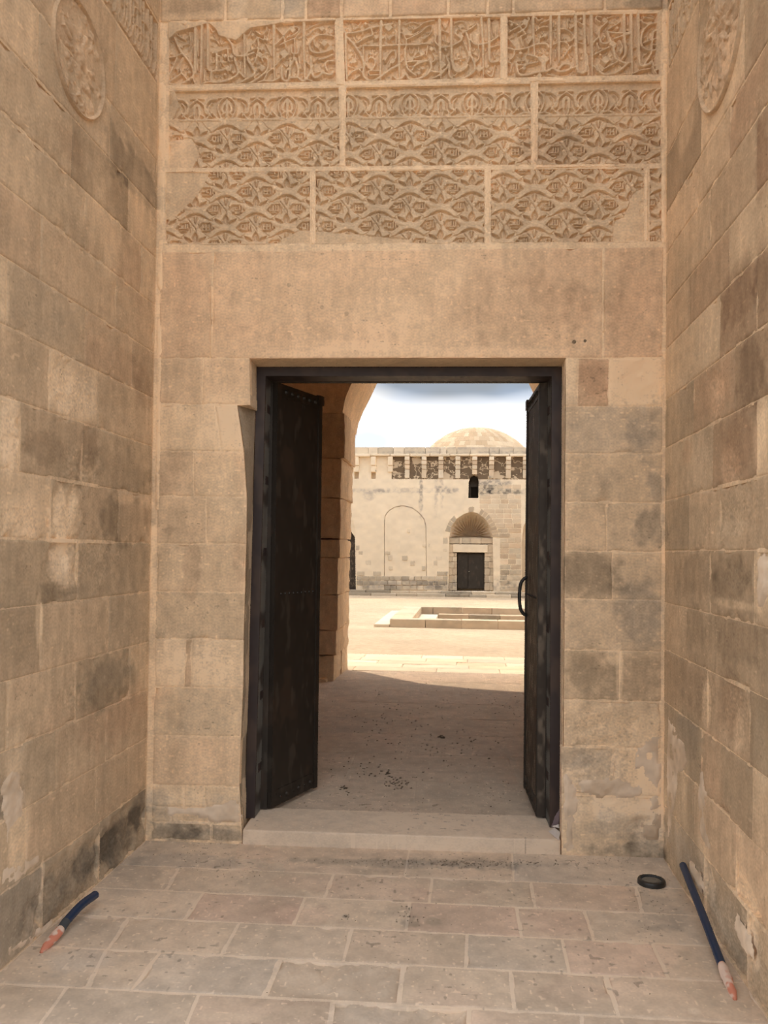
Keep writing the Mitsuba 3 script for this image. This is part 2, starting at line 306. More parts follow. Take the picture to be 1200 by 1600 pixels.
def rough_block(lo, hi, step=0.05, r=0.01, amp=0.006, frame=None, freq=6, chip=0.0):
    """A block with worn edges and uneven faces; returns its mesh and its texture coordinates once a tone is chosen."""
    lo, hi = np.asarray(lo, float), np.asarray(hi, float); SEED[0] += 1; V, Fc, UV, base = [], [], [], 0
    for ax in range(3):
        i, j = [k for k in range(3) if k != ax]
        for sd in (0, 1):
            def par(L): return np.unique(np.concatenate([[0, min(.4, r*.5/L), min(.45, r/L)], np.linspace(min(.45, r/L), 1-min(.45, r/L), max(2, int(L/step))), [1-min(.45, r/L), 1-min(.4, r*.5/L), 1]]))
            s, t = np.meshgrid(par(hi[i]-lo[i]), par(hi[j]-lo[j])); P = np.zeros(s.shape+(3,)); P[..., i] = lo[i]+s*(hi[i]-lo[i]); P[..., j] = lo[j]+t*(hi[j]-lo[j]); P[..., ax] = (lo, hi)[sd][ax]
            m = np.clip(P, lo+r, hi-r); d = P-m; L = np.linalg.norm(d, axis=-1, keepdims=True); n = d/np.maximum(L, 1e-9); P = m + n*r
            X = P + SEED[0]*2.3; corner = (np.sum(np.abs(d) > r*0.5, -1) > 1)
            k = amp*(meshkit.fbm(X*freq, 3, 1)-0.5)*2 - chip*np.clip(meshkit.fbm(X*freq*1.7, 3, 5)-0.52, 0, 1)*4*np.where(corner, 1.0, 0.35)
            P = P + n*k[..., None]; n1, n0 = s.shape; q = np.arange(n1*n0).reshape(n1, n0)
            a, b, c, e = q[:-1, :-1].ravel(), q[:-1, 1:].ravel(), q[1:, 1:].ravel(), q[1:, :-1].ravel(); f = np.vstack([np.stack([a, b, c], 1), np.stack([a, c, e], 1)])
            if (ax == 1) != (sd == 0): f = f[:, ::-1]
            V.append(P.reshape(-1, 3)); Fc.append(f+base); base += n1*n0; UV.append(np.stack([P[..., i].ravel(), P[..., j].ravel()], 1))
    V = np.vstack(V); UV = np.mod(np.vstack(UV)+20, 60)
    if frame == 'Q': V = Q(V[:, 0], V[:, 1], V[:, 2])
    return trimesh.Trimesh(V, np.vstack(Fc), process=False), UV
def block(parent, name, lo, hi, tone, mat='stone', label=None, **kw):
    m, uv = rough_block(lo, hi, **kw); tu, tv = code(tone)
    return put(name, m, mat, parent, True, uv=uv+np.array([tu+1, tv+1]), label=label)
def joints_between(parent, fr, region, tone, mat='stone'):
    """The mortar that fills the joints, nearly flush, and the core of the wall behind the stones."""
    from shapely import union_all
    gaps = region.difference(union_all([g.buffer(-.007, join_style=2) for g in FACES[id(fr)]]))
    return put('mortar_joints', extrude_on(fr, gaps, -.0012, -.045), mat, parent, tone=tone, label='light lime mortar in the joints')
def rect(u0, u1, v0, v1, gap=0.0025): return [(u0+gap, v0+gap), (u1-gap, v0+gap), (u1-gap, v1-gap), (u0+gap, v1-gap)]
def tone0(l=0.5, h=0.52, sl=0.09, sh=0.10): return float(np.clip(l + sl*RNG.standard_normal(), 0, 1)), float(np.clip(h + sh*RNG.standard_normal(), 0, 1))

# ================================================================== THE RECESS: BACK WALL WITH THE DOORWAY
TOPZ = 8.6
def pv(y, x=None): return float(BACK.uv(640.0 if x is None else x, y)[1])
def puv(pts): p = np.asarray(pts, float); return np.stack(BACK.uv(p[:, 0], p[:, 1]), 1)
struct('wall_back', 'back wall of the portal recess, carved stone frieze over dressed limestone around the open doorway')
Z_STEP = float(BACK.uv(620.0, 1302.5)[1])
HF = -0.165                                       # the door frame stands this far into the opening
fo = np.stack(BACK.uv(np.array([401.5, 878, 874.5, 382.5]), np.array([573.5, 573.5, 1301, 1286]), HF), 1)   # outer corners TL TR BR BL
fi = np.stack(BACK.uv(np.array([415, 862, 859, 397.5]), np.array([587.5, 588, 1301, 1286]), HF), 1)
fo[2:, 1] = fi[2:, 1] = Z_STEP
hole = Polygon([fo[3]+[0.0, -0.5], fo[0], fo[1], fo[2]+[0, -0.5]])
wallpoly = sbox(-W2-0.4, -0.3, W2+0.4, TOPZ)
EDGE_L = [(560, 390.5), (632, 391.5), (633, 370.5), (665, 376), (705, 381), (740, 383), (776, 386), (815, 386), (850, 385), (925, 383), (1000, 381), (1074, 380), (1150, 377), (1207, 369), (1226, 374), (1258, 376), (1312, 379)]
def edge_px(t, y): a = np.array(t, float); return float(np.interp(y, a[:, 0], a[:, 1]))
front_hole = Polygon([puv([(378, 1312)])[0]-[0, .5]] + [tuple(k) for k in puv([(x-1.2, y) for y, x in EDGE_L[::-1]] + [(389.5, 559), (884.6, 559), (881, 1165), (877.5, 1200), (877.5, 1345)])] + [puv([(877.5, 1345)])[0]-[0, .5]]).buffer(0)
MORTAR_AREA = wallpoly.difference(front_hole)
put('rubble_core', extrude_on(BACK, wallpoly.difference(hole).difference(front_hole.buffer(.004)), -0.05, -0.36), 'stone', 'wall_back', tone=(0.34, 0.25))

# stains, repairs and broken areas measured on the wall
for a in ((360, 660, 60, 45, .16, -.12), (215+60, 815, 40, 30, -.06, 0), (262, 745, 26, 40, -.14, .06), (352, 755, 45, 60, .04, -.06), (270, 1036, 24, 36, .16, -.06), (335, 1036, 34, 34, .12, -.06),
          (300, 890, 12, 50, -.10, .2), (377, 740, 12, 40, .02, .2), (378, 880, 12, 60, -.04, .2), (300, 1120, 50, 40, -.06, -.14), (262, 1110, 22, 45, .02, .22), (300, 1185, 70, 40, .05, .10),
          (290, 1245, 60, 14, .10, -.25), (320, 1285, 55, 16, -.02, -.25), (272, 1300, 40, 16, -.26, -.4), (330, 1305, 55, 9, -.20, -.35), (360, 1262, 26, 22, -.05, -.25), (256, 1270, 20, 22, -.1, -.3),
          (927, 598, 25, 38, -.10, .34), (893, 598, 9, 40, .12, -.1), (1000, 598, 45, 36, .20, -.05), (1002, 672, 26, 34, -.16, -.36), (935, 670, 60, 36, -.02, -.30), (1025, 760, 14, 30, -.18, -.45), (950, 745, 22, 14, -.10, -.2),
          (1013, 820, 24, 34, -.22, -.36), (925, 822, 24, 36, -.01, .05), (915, 898, 42, 38, -.20, -.04), (1000, 965, 32, 42, -.16, -.5), (1000, 905, 40, 30, -.06, -.05), (920, 1055, 44, 38, -.20, -.05), (1000, 1055, 36, 36, -.12, .05),
          (968, 1050, 5, 42, .25, -.1), (958, 1026, 12, 12, .28, -.1), (960, 1130, 60, 26, .02, -.02), (900, 1185, 30, 14, -.16, -.3), (930, 1205, 44, 26, .08, -.25), (1015, 1225, 24, 60, .26, -.18), (960, 1262, 60, 18, .26, -.22),
          (985, 1290, 70, 22, -.10, -.4), (1018, 1305, 22, 24, .30, -.2), (930, 1310, 26, 26, -.03, -.05), (900, 1275, 16, 40, .06, -.08), (985, 1330, 60, 12, -.24, -.3), (1010, 1322, 34, 20, -.18, -.1),
          (560, 420, 160, 26, .04, .04), (800, 480, 130, 50, -.07, .12), (880, 430, 60, 60, -.06, .14), (985, 500, 36, 80, -.02, .16), (620, 500, 90, 40, .06, -.06), (470, 520, 120, 30, .02, .10), (355, 470, 90, 70, .02, .06),
          (290, 420, 26, 120, .0, .12), (640, 552, 220, 9, .12, -.05), (545, 540, 90, 8, .14, -.05), (700, 430, 30, 50, .08, -.06), (452, 445, 4, 4, -.3, -.1, .2), (503, 480, 3.5, 3.5, -.25, 0, .2), (541, 490, 3.5, 3.5, -.3, 0, .2), (460, 484, 3, 3, .2, 0, .2),
          (897, 534, 2.5, 2.5, -.6, -.2, .2), (914, 533, 2.5, 2.5, -.6, -.2, .2), (302, 305, 40, 42, .04, .02), (280, 235, 22, 40, .06, .10), (330, 36, 90, 13, .14, .02), (420, 46, 20, 10, .10, .02), (372, 58, 22, 10, .12, .02), (452, 30, 30, 8, .14, .02),
          (445, 8, 22, 16, -.02, -.5), (372, 8, 14, 16, .1, -.4), (515, 8, 30, 14, -.08, .3), (300, 10, 40, 14, -.16, .1), (985, 352, 20, 26, .04, .03), (1018, 6, 30, 9, -.3, -.3), (620, 12, 90, 12, .04, .25), (880, 10, 50, 12, .06, .1), (850, 225, 40, 40, -.08, .1), (900, 235, 110, 26, -.07, .1)):
    blob(BACK, *a)
for a in ((960, 1140, 60, 26, .016), (1005, 598, 38, 34, .012), (1005, 1310, 34, 34, .02), (325, 1290, 60, 20, .015), (340, 1036, 36, 30, .006), (930, 1210, 50, 50, .01)): rough_at(BACK, *a)

def xs_back(px, v): return float(BACK.u_at(px, v))
def pier(rows, left_px, right_px, joints, tones, side):
    """Courses of a pier beside the door: rows are pixel heights, joints the pixel columns of the upright joints of each course."""
    for k, (y0, y1) in enumerate(zip(rows[:-1], rows[1:])):
        xm = 310 if side == 'l' else 960
        vt, vb = pv(y0, xm), pv(y1, xm); vm = (vt+vb)/2
        js = joints.get(k, [])
        if side == 'l':
            eT, eB = edge_px(EDGE_L, y0+1.5), edge_px(EDGE_L, y1-1.5)
            tops = [-W2+0.028] + [xs_back(j[0], vt) for j in js] + [xs_back(eT, vt)]; bots = [-W2+0.028] + [xs_back(j[1], vb) for j in js] + [xs_back(eB, vb)]
        else:
            e = 883.5 - (y0-560)*0.0055 if y0 < 1165 else 876.5
            tops = [xs_back(e, vt)] + [xs_back(j[0], vt) for j in js] + [W2-0.012]; bots = [xs_back(e, vb)] + [xs_back(j[1], vb) for j in js] + [W2-0.012]
        g = 0.0011
        for i in range(len(tops)-1):
            t = tuple(np.array(tones[(k, i)])+[.035, .04]) if (k, i) in tones else tone0(0.60, 0.52, 0.03, 0.05)
            stone('wall_back', BACK, [(bots[i]+g, vb+g), (bots[i+1]-g, vb+g), (tops[i+1]-g, vt-g), (tops[i]+g, vt-g)], t, step=0.025, r=0.0028, amp=0.003, proud=0.0015, back=0.045, wob=0.0018)
pier([560, 632, 705, 776, 850, 925, 999, 1074, 1150, 1228, 1262, 1286, 1313], 240, 390,
     {0: [(318, 315)], 1: [(336, 346)], 2: [(302, 302)], 3: [(322, 322)], 6: [(291, 288), (300, 298)], 9: [(288, 288), (320, 320)], 10: [(268, 268), (326, 326)], 11: [(330, 330)]},
     {(0, 0): (.55, .58), (0, 1): (.60, .56), (1, 0): (.62, .45), (1, 1): (.68, .42), (2, 0): (.50, .54), (2, 1): (.60, .50), (3, 0): (.50, .52), (3, 1): (.53, .47), (4, 0): (.54, .50), (5, 0): (.46, .40), (6, 0): (.62, .40), (6, 1): (.40, .66), (6, 2): (.60, .42), (7, 0): (.50, .42), (8, 0): (.55, .58), (9, 0): (.58, .52), (10, 1): (.58, .46), (11, 0): (.42, .3), (11, 1): (.42, .3)}, 'l')
pier([560, 635, 709, 785, 862, 937, 1017, 1095, 1168, 1243, 1346], 884, 1037,
     {0: [(904, 902), (952, 951)], 3: [(948, 948)], 4: [(957, 957)], 6: [(968, 968)], 8: [(960, 952)]},
     {(0, 0): (.66, .42), (0, 1): (.44, .80), (0, 2): (.72, .48), (1, 0): (.50, .34), (2, 0): (.50, .45), (3, 0): (.50, .48), (3, 1): (.46, .40), (4, 0): (.38, .44), (4, 1): (.50, .44), (5, 0): (.48, .38), (6, 0): (.40, .46), (6, 1): (.44, .50), (7, 0): (.50, .42), (8, 0): (.48, .3), (8, 1): (.6, .4), (9, 0): (.55, .35)}, 'r')
# the lintel course
vb, vt = pv(560), pv(389)
for x0, x1, t in ((249, 331, (.58, .70)), (331, 943, (.63, .68)), (943, 1037, (.57, .74))):
    stone('wall_back', BACK, rect(xs_back(x0, (vb+vt)/2), xs_back(x1, (vb+vt)/2), vb, vt, .0015), t, step=0.03, r=0.003, amp=0.004, proud=0.0015, wob=0.003, name='lintel_stone')
for x0, x1, y0, y1 in ((328.5, 333, 445, 560), (940, 946, 430, 520)):
    stone('wall_back', BACK, [tuple(k) for k in puv([(x0, y1), (x1, y1), (x1, y0), (x0, y0)])], (.72, .55), proud=0.004, step=0.02, r=0.006, wob=0.004, name='mortar_joint', back=0.0)
# courses above the frieze
rowz = [pv(24), pv(-48), pv(-125), pv(-200), pv(-280), TOPZ]
for k in range(5):
    js = [249, 352, 441, 478, 533, 610, 700, 762, 802, 945, 1037] if k == 0 else [249] + [330 + 137*i + (60 if k % 2 else 0) for i in range(5)] + [1037]
    vb, vt = rowz[k], rowz[k+1]
    if k == 0: tones = [(.5, .55), (.5, .5), (.52, .25), (.5, .7), (.62, .55), (.55, .66), (.56, .6), (.5, .62), (.56, .58), (.5, .5)]
    for i, (x0, x1) in enumerate(zip(js[:-1], js[1:])):
        lo = pv(30 - 14*(x0-249)/790, 640) if k == 0 else vb
        stone('wall_back', BACK, rect(xs_back(x0, vb), xs_back(x1, vb), vb - (0.01 if k == 0 else 0), vt, .004), tones[i] if k == 0 else tone0(.55, .58), proud=0.008, r=0.012, amp=0.012, step=0.03)

# ------------------------------------------------------------------ the carved frieze: a relief drawn on the wall in metres
RES = 0.0013
FU0, FU1, FV0, FV1 = -W2, W2, pv(396), pv(-12)
NU, NV = int((FU1-FU0)/RES), int((FV1-FV0)/RES)
def curve(pts, per=5):
    p = np.asarray(pts, float)
    if len(p) < 3: return p
    e = np.vstack([2*p[0]-p[1], p, 2*p[-1]-p[-2]]); out = []
    for i in range(1, len(e)-2):
        t = np.linspace(0, 1, per, endpoint=False)[:, None]; a, b, c, d = e[i-1], e[i], e[i+1], e[i+2]
        out.append(0.5*(2*b + (c-a)*t + (2*a-5*b+4*c-d)*t**2 + (3*b-a-3*c+d)*t**3))
    return np.vstack(out + [p[-1:]])
class Relief:
    def __init__(s, u0, v0, nu, nv, res, base): s.u0, s.v0, s.res, s.H = u0, v0, res, np.full((nv, nu), base, np.float32)
    def _win(s, lo, hi):
        i0, i1 = max(0, int((lo[0]-s.u0)/s.res)), min(s.H.shape[1], int((hi[0]-s.u0)/s.res)+2); j0, j1 = max(0, int((lo[1]-s.v0)/s.res)), min(s.H.shape[0], int((hi[1]-s.v0)/s.res)+2)
        if i1 <= i0 or j1 <= j0: return None
        X, Y = np.meshgrid(s.u0 + np.arange(i0, i1)*s.res, s.v0 + np.arange(j0, j1)*s.res)
        return slice(j0, j1), slice(i0, i1), X, Y
    def stroke(s, pts, w, top=1.0, soft=0.0018, smooth=True, cut=False, roundness=0.08):
        p = curve(pts) if smooth else np.asarray(pts, float); ws = np.interp(np.linspace(0, 1, len(p)), np.linspace(0, 1, len(np.atleast_1d(w))), np.atleast_1d(w))/2
        for a, b, wa, wb in zip(p[:-1], p[1:], ws[:-1], ws[1:]):
            m = max(wa, wb) + soft; k = s._win(np.minimum(a, b)-m, np.maximum(a, b)+m)
            if k is None: continue
            jj, ii, X, Y = k; d = b-a; L = max(d @ d, 1e-12); t = np.clip(((X-a[0])*d[0] + (Y-a[1])*d[1])/L, 0, 1); r = np.hypot(X-a[0]-t*d[0], Y-a[1]-t*d[1]); ww = wa + (wb-wa)*t
            g = np.clip((ww-r)/soft + 0.5, 0, 1); crown = 1 - roundness*np.clip(r/np.maximum(ww, 1e-6), 0, 1)**2
            s.H[jj, ii] = np.minimum(s.H[jj, ii], 1 - (1-top)*g) if cut else np.maximum(s.H[jj, ii], top*g*crown)
    def dot(s, c, r, top=1.0, diamond=False, cut=False, soft=0.003):
        c = np.asarray(c, float); k = s._win(c-r*1.3, c+r*1.3)
        if k is None: return
        jj, ii, X, Y = k; d = (np.abs(X-c[0])+np.abs(Y-c[1]))*0.8 if diamond else np.hypot(X-c[0], Y-c[1]); g = np.clip((r-d)/soft+0.5, 0, 1)
        s.H[jj, ii] = np.minimum(s.H[jj, ii], 1-(1-top)*g) if cut else np.maximum(s.H[jj, ii], top*g)
    def fill(s, poly, top, fn=None):
        p = np.asarray(poly, float); k = s._win(p.min(0), p.max(0))
        if k is None: return
        jj, ii, X, Y = k; on = contains_xy(Polygon(p).buffer(0), X, Y); s.H[jj, ii] = np.where(on, top if fn is None else fn(X, Y, s.H[jj, ii]), s.H[jj, ii])
    def sample(s, u, v): return map_coordinates(s.H, [(np.atleast_1d(v)-s.v0)/s.res, (np.atleast_1d(u)-s.u0)/s.res], order=1, mode='nearest')
PXM = abs(xs_back(500, 3.9) - xs_back(501, 3.9))          # metres of one pixel at the frieze
CAL, SCR, LAT = (Relief(FU0, FV0, NU, NV, RES, b) for b in (0.0, 0.0, 1.0))
# the inscription, stroke by stroke as it runs on the three stones: width, then points; x y count from each region's corner, 8.571 to a pixel
INS = [(255, 20, [(46,'425,170 425,500 418,800'),((40,38,14),'512,170 508,500 500,800 490,985'),(42,'592,150 592,500 592,740'),(36,'592,740 630,775 700,765 712,700 712,535'),(30,'655,535 740,515 830,478 895,478'),(24,'860,480 868,640'),(22,'640,652 760,640 870,640 960,612'),
  (34,'720,770 790,765 840,740 890,765 905,700'),(36,'640,800 640,900 700,925 800,915 900,880 980,830 1000,770 960,650 955,600'),(36,'850,330 920,430 940,530 975,568 1060,572 1130,560 1210,530'),(34,'1082,290 1085,560 1092,850'),(30,'955,600 990,740 1060,840 1090,860'),
  ((16,34,34),'890,972 1000,945 1090,895 1210,815'),(20,'1080,972 1210,930'),(34,'150,330 190,430 240,530 320,620 385,730 400,830 350,880 270,930 180,960 80,945'),(30,'180,600 130,720 90,800 60,860'),(30,'50,935 140,880 220,820 250,770'),(26,'90,600 160,580 240,545'),(28,'260,600 232,680 230,780 300,870 340,905'),
  (24,'400,830 400,900 440,972'),(26,'520,945 600,920 690,935'),(26,'555,770 545,905'),(24,'640,790 640,905'),(18,'150,250 220,310 290,340 330,290'),(18,'340,250 360,400 330,480'),(18,'260,420 330,400'),(20,'630,330 700,350 740,400'),(20,'760,320 770,400 830,380'),(20,'1000,350 1050,300'),(20,'1010,440 1020,515'),(20,'620,180 660,240 700,200'),(16,'380,480 380,640'),(18,'760,580 760,700'),(20,'1030,640 1020,740'),(22,'150,740 200,750 180,790'),(24,'1120,620 1200,760'),(20,'455,350 460,560'),(20,'550,560 552,700'),(18,'450,620 455,760')],
  '825,575,30 910,580,32 790,655,26 825,820,24 740,575,22 860,742,40 935,790,28 340,790,26 180,742,26'),
 (385, 20, [((48,38,28),'365,170 365,500 375,890'),((48,40,34,12),'768,120 768,500 780,820 780,965'),(24,'120,240 200,290 260,240 270,190'),(30,'150,330 160,480 110,660'),(24,'170,330 230,360 240,300'),(26,'10,525 100,480 150,470'),(32,'0,540 30,640 100,760 90,830 0,885'),(34,'235,590 280,620 290,700 260,780 180,850 60,930 0,952'),(26,'210,640 205,600 240,590'),(26,'230,905 280,800 350,740'),(22,'130,880 100,850 160,800'),
  (30,'150,925 240,905 340,910 440,860'),(26,'390,420 480,330 550,240 600,190 680,190 700,230 640,290 540,330'),(26,'440,430 540,380 640,340'),(24,'500,330 530,480'),(24,'400,200 470,280'),(22,'640,330 720,240'),(24,'480,600 390,700'),(28,'600,440 605,530 640,545 690,530 705,430'),(26,'640,360 650,530'),(26,'635,540 625,640 560,760'),(40,'470,720 475,860 520,905 570,870 590,640'),(28,'520,860 540,760 580,730'),
  (36,'590,862 680,850 690,740 650,600'),(36,'690,860 740,905 790,890 850,800 880,700'),(26,'700,580 720,740'),(20,'500,680 540,706 560,660'),(22,'800,290 830,280 930,190 1030,210'),(20,'800,215 930,140 1090,110'),(32,'840,410 860,500 930,530 1040,520 1140,485'),(28,'840,420 900,330 1000,290 1150,300'),(24,'900,340 910,430 960,470'),(30,'970,620 1060,600 1150,555'),(38,'860,580 870,750 900,850 960,850 1030,780'),(36,'1030,800 1130,820 1160,780'),(32,'1160,640 1090,640 1050,690 1080,770'),(22,'900,640 960,580'),(24,'790,640 850,700'),(26,'820,890 920,920 1110,905'),(22,'80,400 130,330'),(20,'250,400 330,560'),(20,'900,790 980,770'),(22,'60,220 20,300'),(20,'300,200 280,330')],
  '505,545,58 205,735,46 200,480,30 180,560,40 620,225,40 1010,210,36 1040,400,46 80,290,26 270,350,26'),
 (515, 20, [((30,36,36),'80,170 150,200 215,270'),((40,34,34),'215,260 215,500 225,800 230,890'),(38,'240,330 340,440 430,590 460,700 450,820 500,890 580,908 680,850 800,760 870,720 935,690'),(30,'370,400 480,330 570,290 560,220'),(32,'240,270 400,250 540,200 680,170 840,140'),((48,44,36,12),'690,110 680,500 680,800 680,970'),(32,'450,435 700,435 950,425 1210,420'),((42,38,34,14),'935,100 930,500 935,800 940,940'),(30,'480,660 520,730 580,740 612,650 560,590 530,610'),(22,'575,480 580,600'),
  (26,'670,775 540,770 520,800 545,830 660,822'),(28,'740,640 800,540 870,500 885,600 820,650 790,730'),(30,'250,840 310,780 430,730'),(22,'250,700 350,735'),(28,'390,750 450,810'),(24,'290,920 410,830'),(24,'450,460 455,700'),(36,'850,840 900,880 960,870 1020,800'),(36,'1010,480 1020,640 1050,750 1150,830'),(36,'1030,820 1080,890 1210,870'),(30,'1050,650 1210,640'),(28,'1100,770 1160,680 1210,660'),(26,'960,260 1000,300 1030,400 1010,490'),(20,'1070,450 1080,520 1110,520 1130,450'),(22,'1000,275 1100,280 1200,230'),(24,'1040,350 1210,265'),(22,'1010,150 1100,110 1190,130'),(26,'800,330 880,300 890,400'),(24,'130,620 200,600'),(22,'110,300 140,450'),(24,'120,560 190,480'),(22,'150,780 180,900'),(20,'700,900 920,905'),(20,'370,440 400,460 405,420'),(22,'300,130 330,210 420,110'),(20,'330,200 400,180'),(22,'340,540 350,650'),(22,'960,640 1000,590'),(20,'430,280 450,240')],
  '790,190,52 620,320,30 712,320,26 800,335,28 330,640,36 840,640,40 290,660,24 545,545,26 480,140,26'),
 (645, 20, [((48,44,34,14),'358,90 365,500 375,750 378,925'),(40,'515,70 518,400 525,640'),((40,64,56,24),'525,620 560,740 620,770 700,730 745,690'),(30,'0,415 120,410 255,405'),(32,'310,280 300,380 370,450 460,452 580,410 660,350 610,310 575,270 600,210'),((40,38,30,14),'920,60 940,400 945,700 950,905'),(40,'1020,60 1025,400 1030,620 1070,652 1140,640'),(34,'780,290 790,370 850,420 1000,400 1060,370 1150,305'),(28,'670,265 770,210 850,150'),(36,'720,270 760,400 770,540 820,660 830,760 760,830 650,880 540,882 490,830 490,740'),(34,'490,740 490,680 470,640 450,575'),(26,'680,380 730,500 755,600 720,690'),(22,'550,830 640,770'),(30,'0,640 190,640'),(26,'0,715 120,660 190,645'),(38,'220,620 250,720 200,810 100,870 0,892'),(26,'20,600 150,550 120,510 60,530'),(28,'265,655 300,620 270,540'),(34,'250,775 350,790 440,750 490,680'),((12,34,34),'205,902 340,840 420,780'),(24,'0,310 100,260 200,180 260,180 240,270 150,345'),(24,'0,220 60,200 150,130 290,95'),
  (24,'380,230 470,262'),(20,'400,130 440,185 475,90'),(22,'560,120 640,95 700,110 725,200'),(20,'890,260 885,400'),(24,'880,440 890,600 830,665'),(24,'980,800 1060,850 1100,700'),(22,'1130,170 1140,300'),(20,'1070,120 1090,260'),(26,'1050,460 1140,430'),(22,'1080,520 1100,590'),(22,'555,615 700,590'),(22,'630,440 650,560'),(18,'385,892 480,868'),(20,'980,885 1110,900'),(24,'200,440 180,560'),(22,'80,440 70,540'),(22,'400,350 480,380'),(22,'430,280 440,340'),(20,'800,520 860,560'),(20,'860,760 900,800'),(20,'150,500 240,430')],
  '640,310,40 890,740,46 400,690,44 120,540,34 250,480,34 640,640,20 80,800,30 130,740,26 440,490,24'),
 (775, 10, [((44,40,26),'500,140 505,400 520,640'),((44,40,24),'735,130 738,400 735,790'),((42,40,26),'848,130 848,500 850,745'),(46,'1070,120 1075,500 1092,830'),(40,'1092,840 1150,880 1210,862'),(34,'165,555 280,575 420,550 560,500 680,500 705,545'),(28,'190,330 300,270 440,180 430,130'),(28,'180,190 300,250 390,350'),(30,'300,350 400,280 425,195'),(26,'540,320 620,270 695,270'),(26,'530,140 570,185 625,160'),(26,'600,220 715,175'),(26,'580,480 590,420 685,380 620,370'),(28,'330,400 360,525'),(26,'400,420 430,500 490,400'),(24,'180,430 250,530'),(24,'330,395 400,370'),(36,'430,640 540,670 640,720'),(64,'640,760 640,835'),(28,'560,740 400,772 310,780 260,740'),(38,'270,750 310,900 420,912 560,870 680,862 760,820'),(24,'320,840 420,775'),(38,'840,835 900,772 980,772 1012,815 930,860 830,862 765,820'),(26,'1010,820 1085,805'),(26,'870,295 980,320 1042,400 1000,462 920,462'),(26,'780,505 860,470 950,490 1000,565'),(24,'1050,530 1000,540 920,660'),(24,'800,590 800,680'),(24,'250,590 240,660 200,705'),(26,'130,730 210,765 200,870'),(26,'440,570 440,640'),(22,'290,720 385,708'),(26,'250,900 270,965 400,975'),(24,'510,920 600,960'),(28,'690,905 850,940 1010,930'),(24,'960,170 965,280'),(24,'1000,290 1045,260'),(24,'1100,200 1170,245'),(24,'1105,480 1190,505'),(22,'560,590 620,620'),(22,'780,160 770,260'),(22,'790,330 800,410'),(22,'950,590 1010,690'),(20,'1130,430 1180,420')],
  '640,705,66 390,200,44 375,820,32 330,620,28 585,920,36 660,385,30 920,420,24 210,240,24 1140,160,22'),
 (905, 10, [((46,42,40),'70,110 78,400 92,800'),(42,'92,800 90,850 50,885 -10,870'),((50,44,36,14),'165,110 172,400 178,700 182,935'),(44,'605,90 608,400 630,580'),((42,26),'630,580 620,640 585,695'),((44,40,36,14),'700,90 705,500 712,750 715,925'),(44,'795,90 800,400 810,720 850,790 930,772 975,735'),(34,'370,330 480,350 700,352'),(38,'380,340 430,470 485,530'),(28,'470,430 580,390 695,360'),(32,'200,470 270,410 300,480 380,490 425,440'),(26,'270,400 290,290 380,200 340,165'),(26,'390,300 480,250 550,205'),(26,'280,205 230,165 240,130 300,140'),(22,'360,150 470,110 585,95'),(28,'210,640 300,590 405,540'),(38,'460,530 480,640 500,700 620,755 650,755 560,840 430,900 320,902 260,840 240,785'),(28,'340,830 430,780 510,738'),(28,'540,450 580,540 560,625'),(24,'630,770 720,738'),(26,'735,890 830,850 955,828'),(20,'460,890 640,892'),(22,'640,850 655,910'),(32,'1090,205 960,230 870,310 835,420 850,530 940,582 1070,572'),(26,'870,482 960,450 1060,420'),(28,'1000,330 980,480 970,620 885,765'),(22,'880,400 920,390 930,440'),(26,'1010,330 1110,270'),(26,'830,180 890,230 970,200'),(24,'880,140 1000,160'),(20,'930,82 1010,120'),(36,'975,735 1020,790 1100,762'),(30,'985,800 1040,905'),(20,'700,690 775,660'),(20,'730,540 785,530'),(24,'200,790 250,860'),(24,'270,570 240,480'),(26,'1000,505 1060,510'),(22,'650,120 660,230'),(20,'650,300 680,330'),(22,'480,150 520,190'),(22,'330,430 340,370'),(20,'220,330 250,360'),(24,'110,640 130,900 110,930'),(20,'880,640 920,610'),(22,'100,300 130,480')],
  '355,715,52 455,500,46 340,180,36 1075,820,30 560,590,30 285,640,20 340,400,22 510,280,24')]
for x0, y0, strokes, dots in INS:
    for w, s in strokes:
        p = np.array([[float(c) for c in q.split(',')] for q in s.split()]); px = np.stack([x0 + p[:, 0]/8.571, y0 + p[:, 1]/8.571], 1)
        thin = np.max(w) <= 22
        CAL.stroke(puv(px), np.array(w, float)/8.571*PXM, 0.62 if thin else 1.0)
    for s in dots.split():
        X, Y, R = (float(c) for c in s.split(',')); CAL.dot(puv([(x0+X/8.571, y0+Y/8.571)])[0], R/8.571*PXM, 0.92, diamond=True)
for k in range(900):            # leafy filling between the letters, low in the ground
    c = np.array([RNG.uniform(FU0+.05, FU1-.05), RNG.uniform(pv(136), pv(24))])
    if CAL.sample(c[0], c[1]) > 0.05: continue
    a = RNG.uniform(0, 6.28); R = RNG.uniform(.010, .018); th = a + np.linspace(0, RNG.choice([-1, 1])*RNG.uniform(2, 4), 6)
    CAL.stroke(np.stack([c[0]+R*np.cos(th), c[1]+R*np.sin(th)], 1), (0.006, 0.003), 0.40)
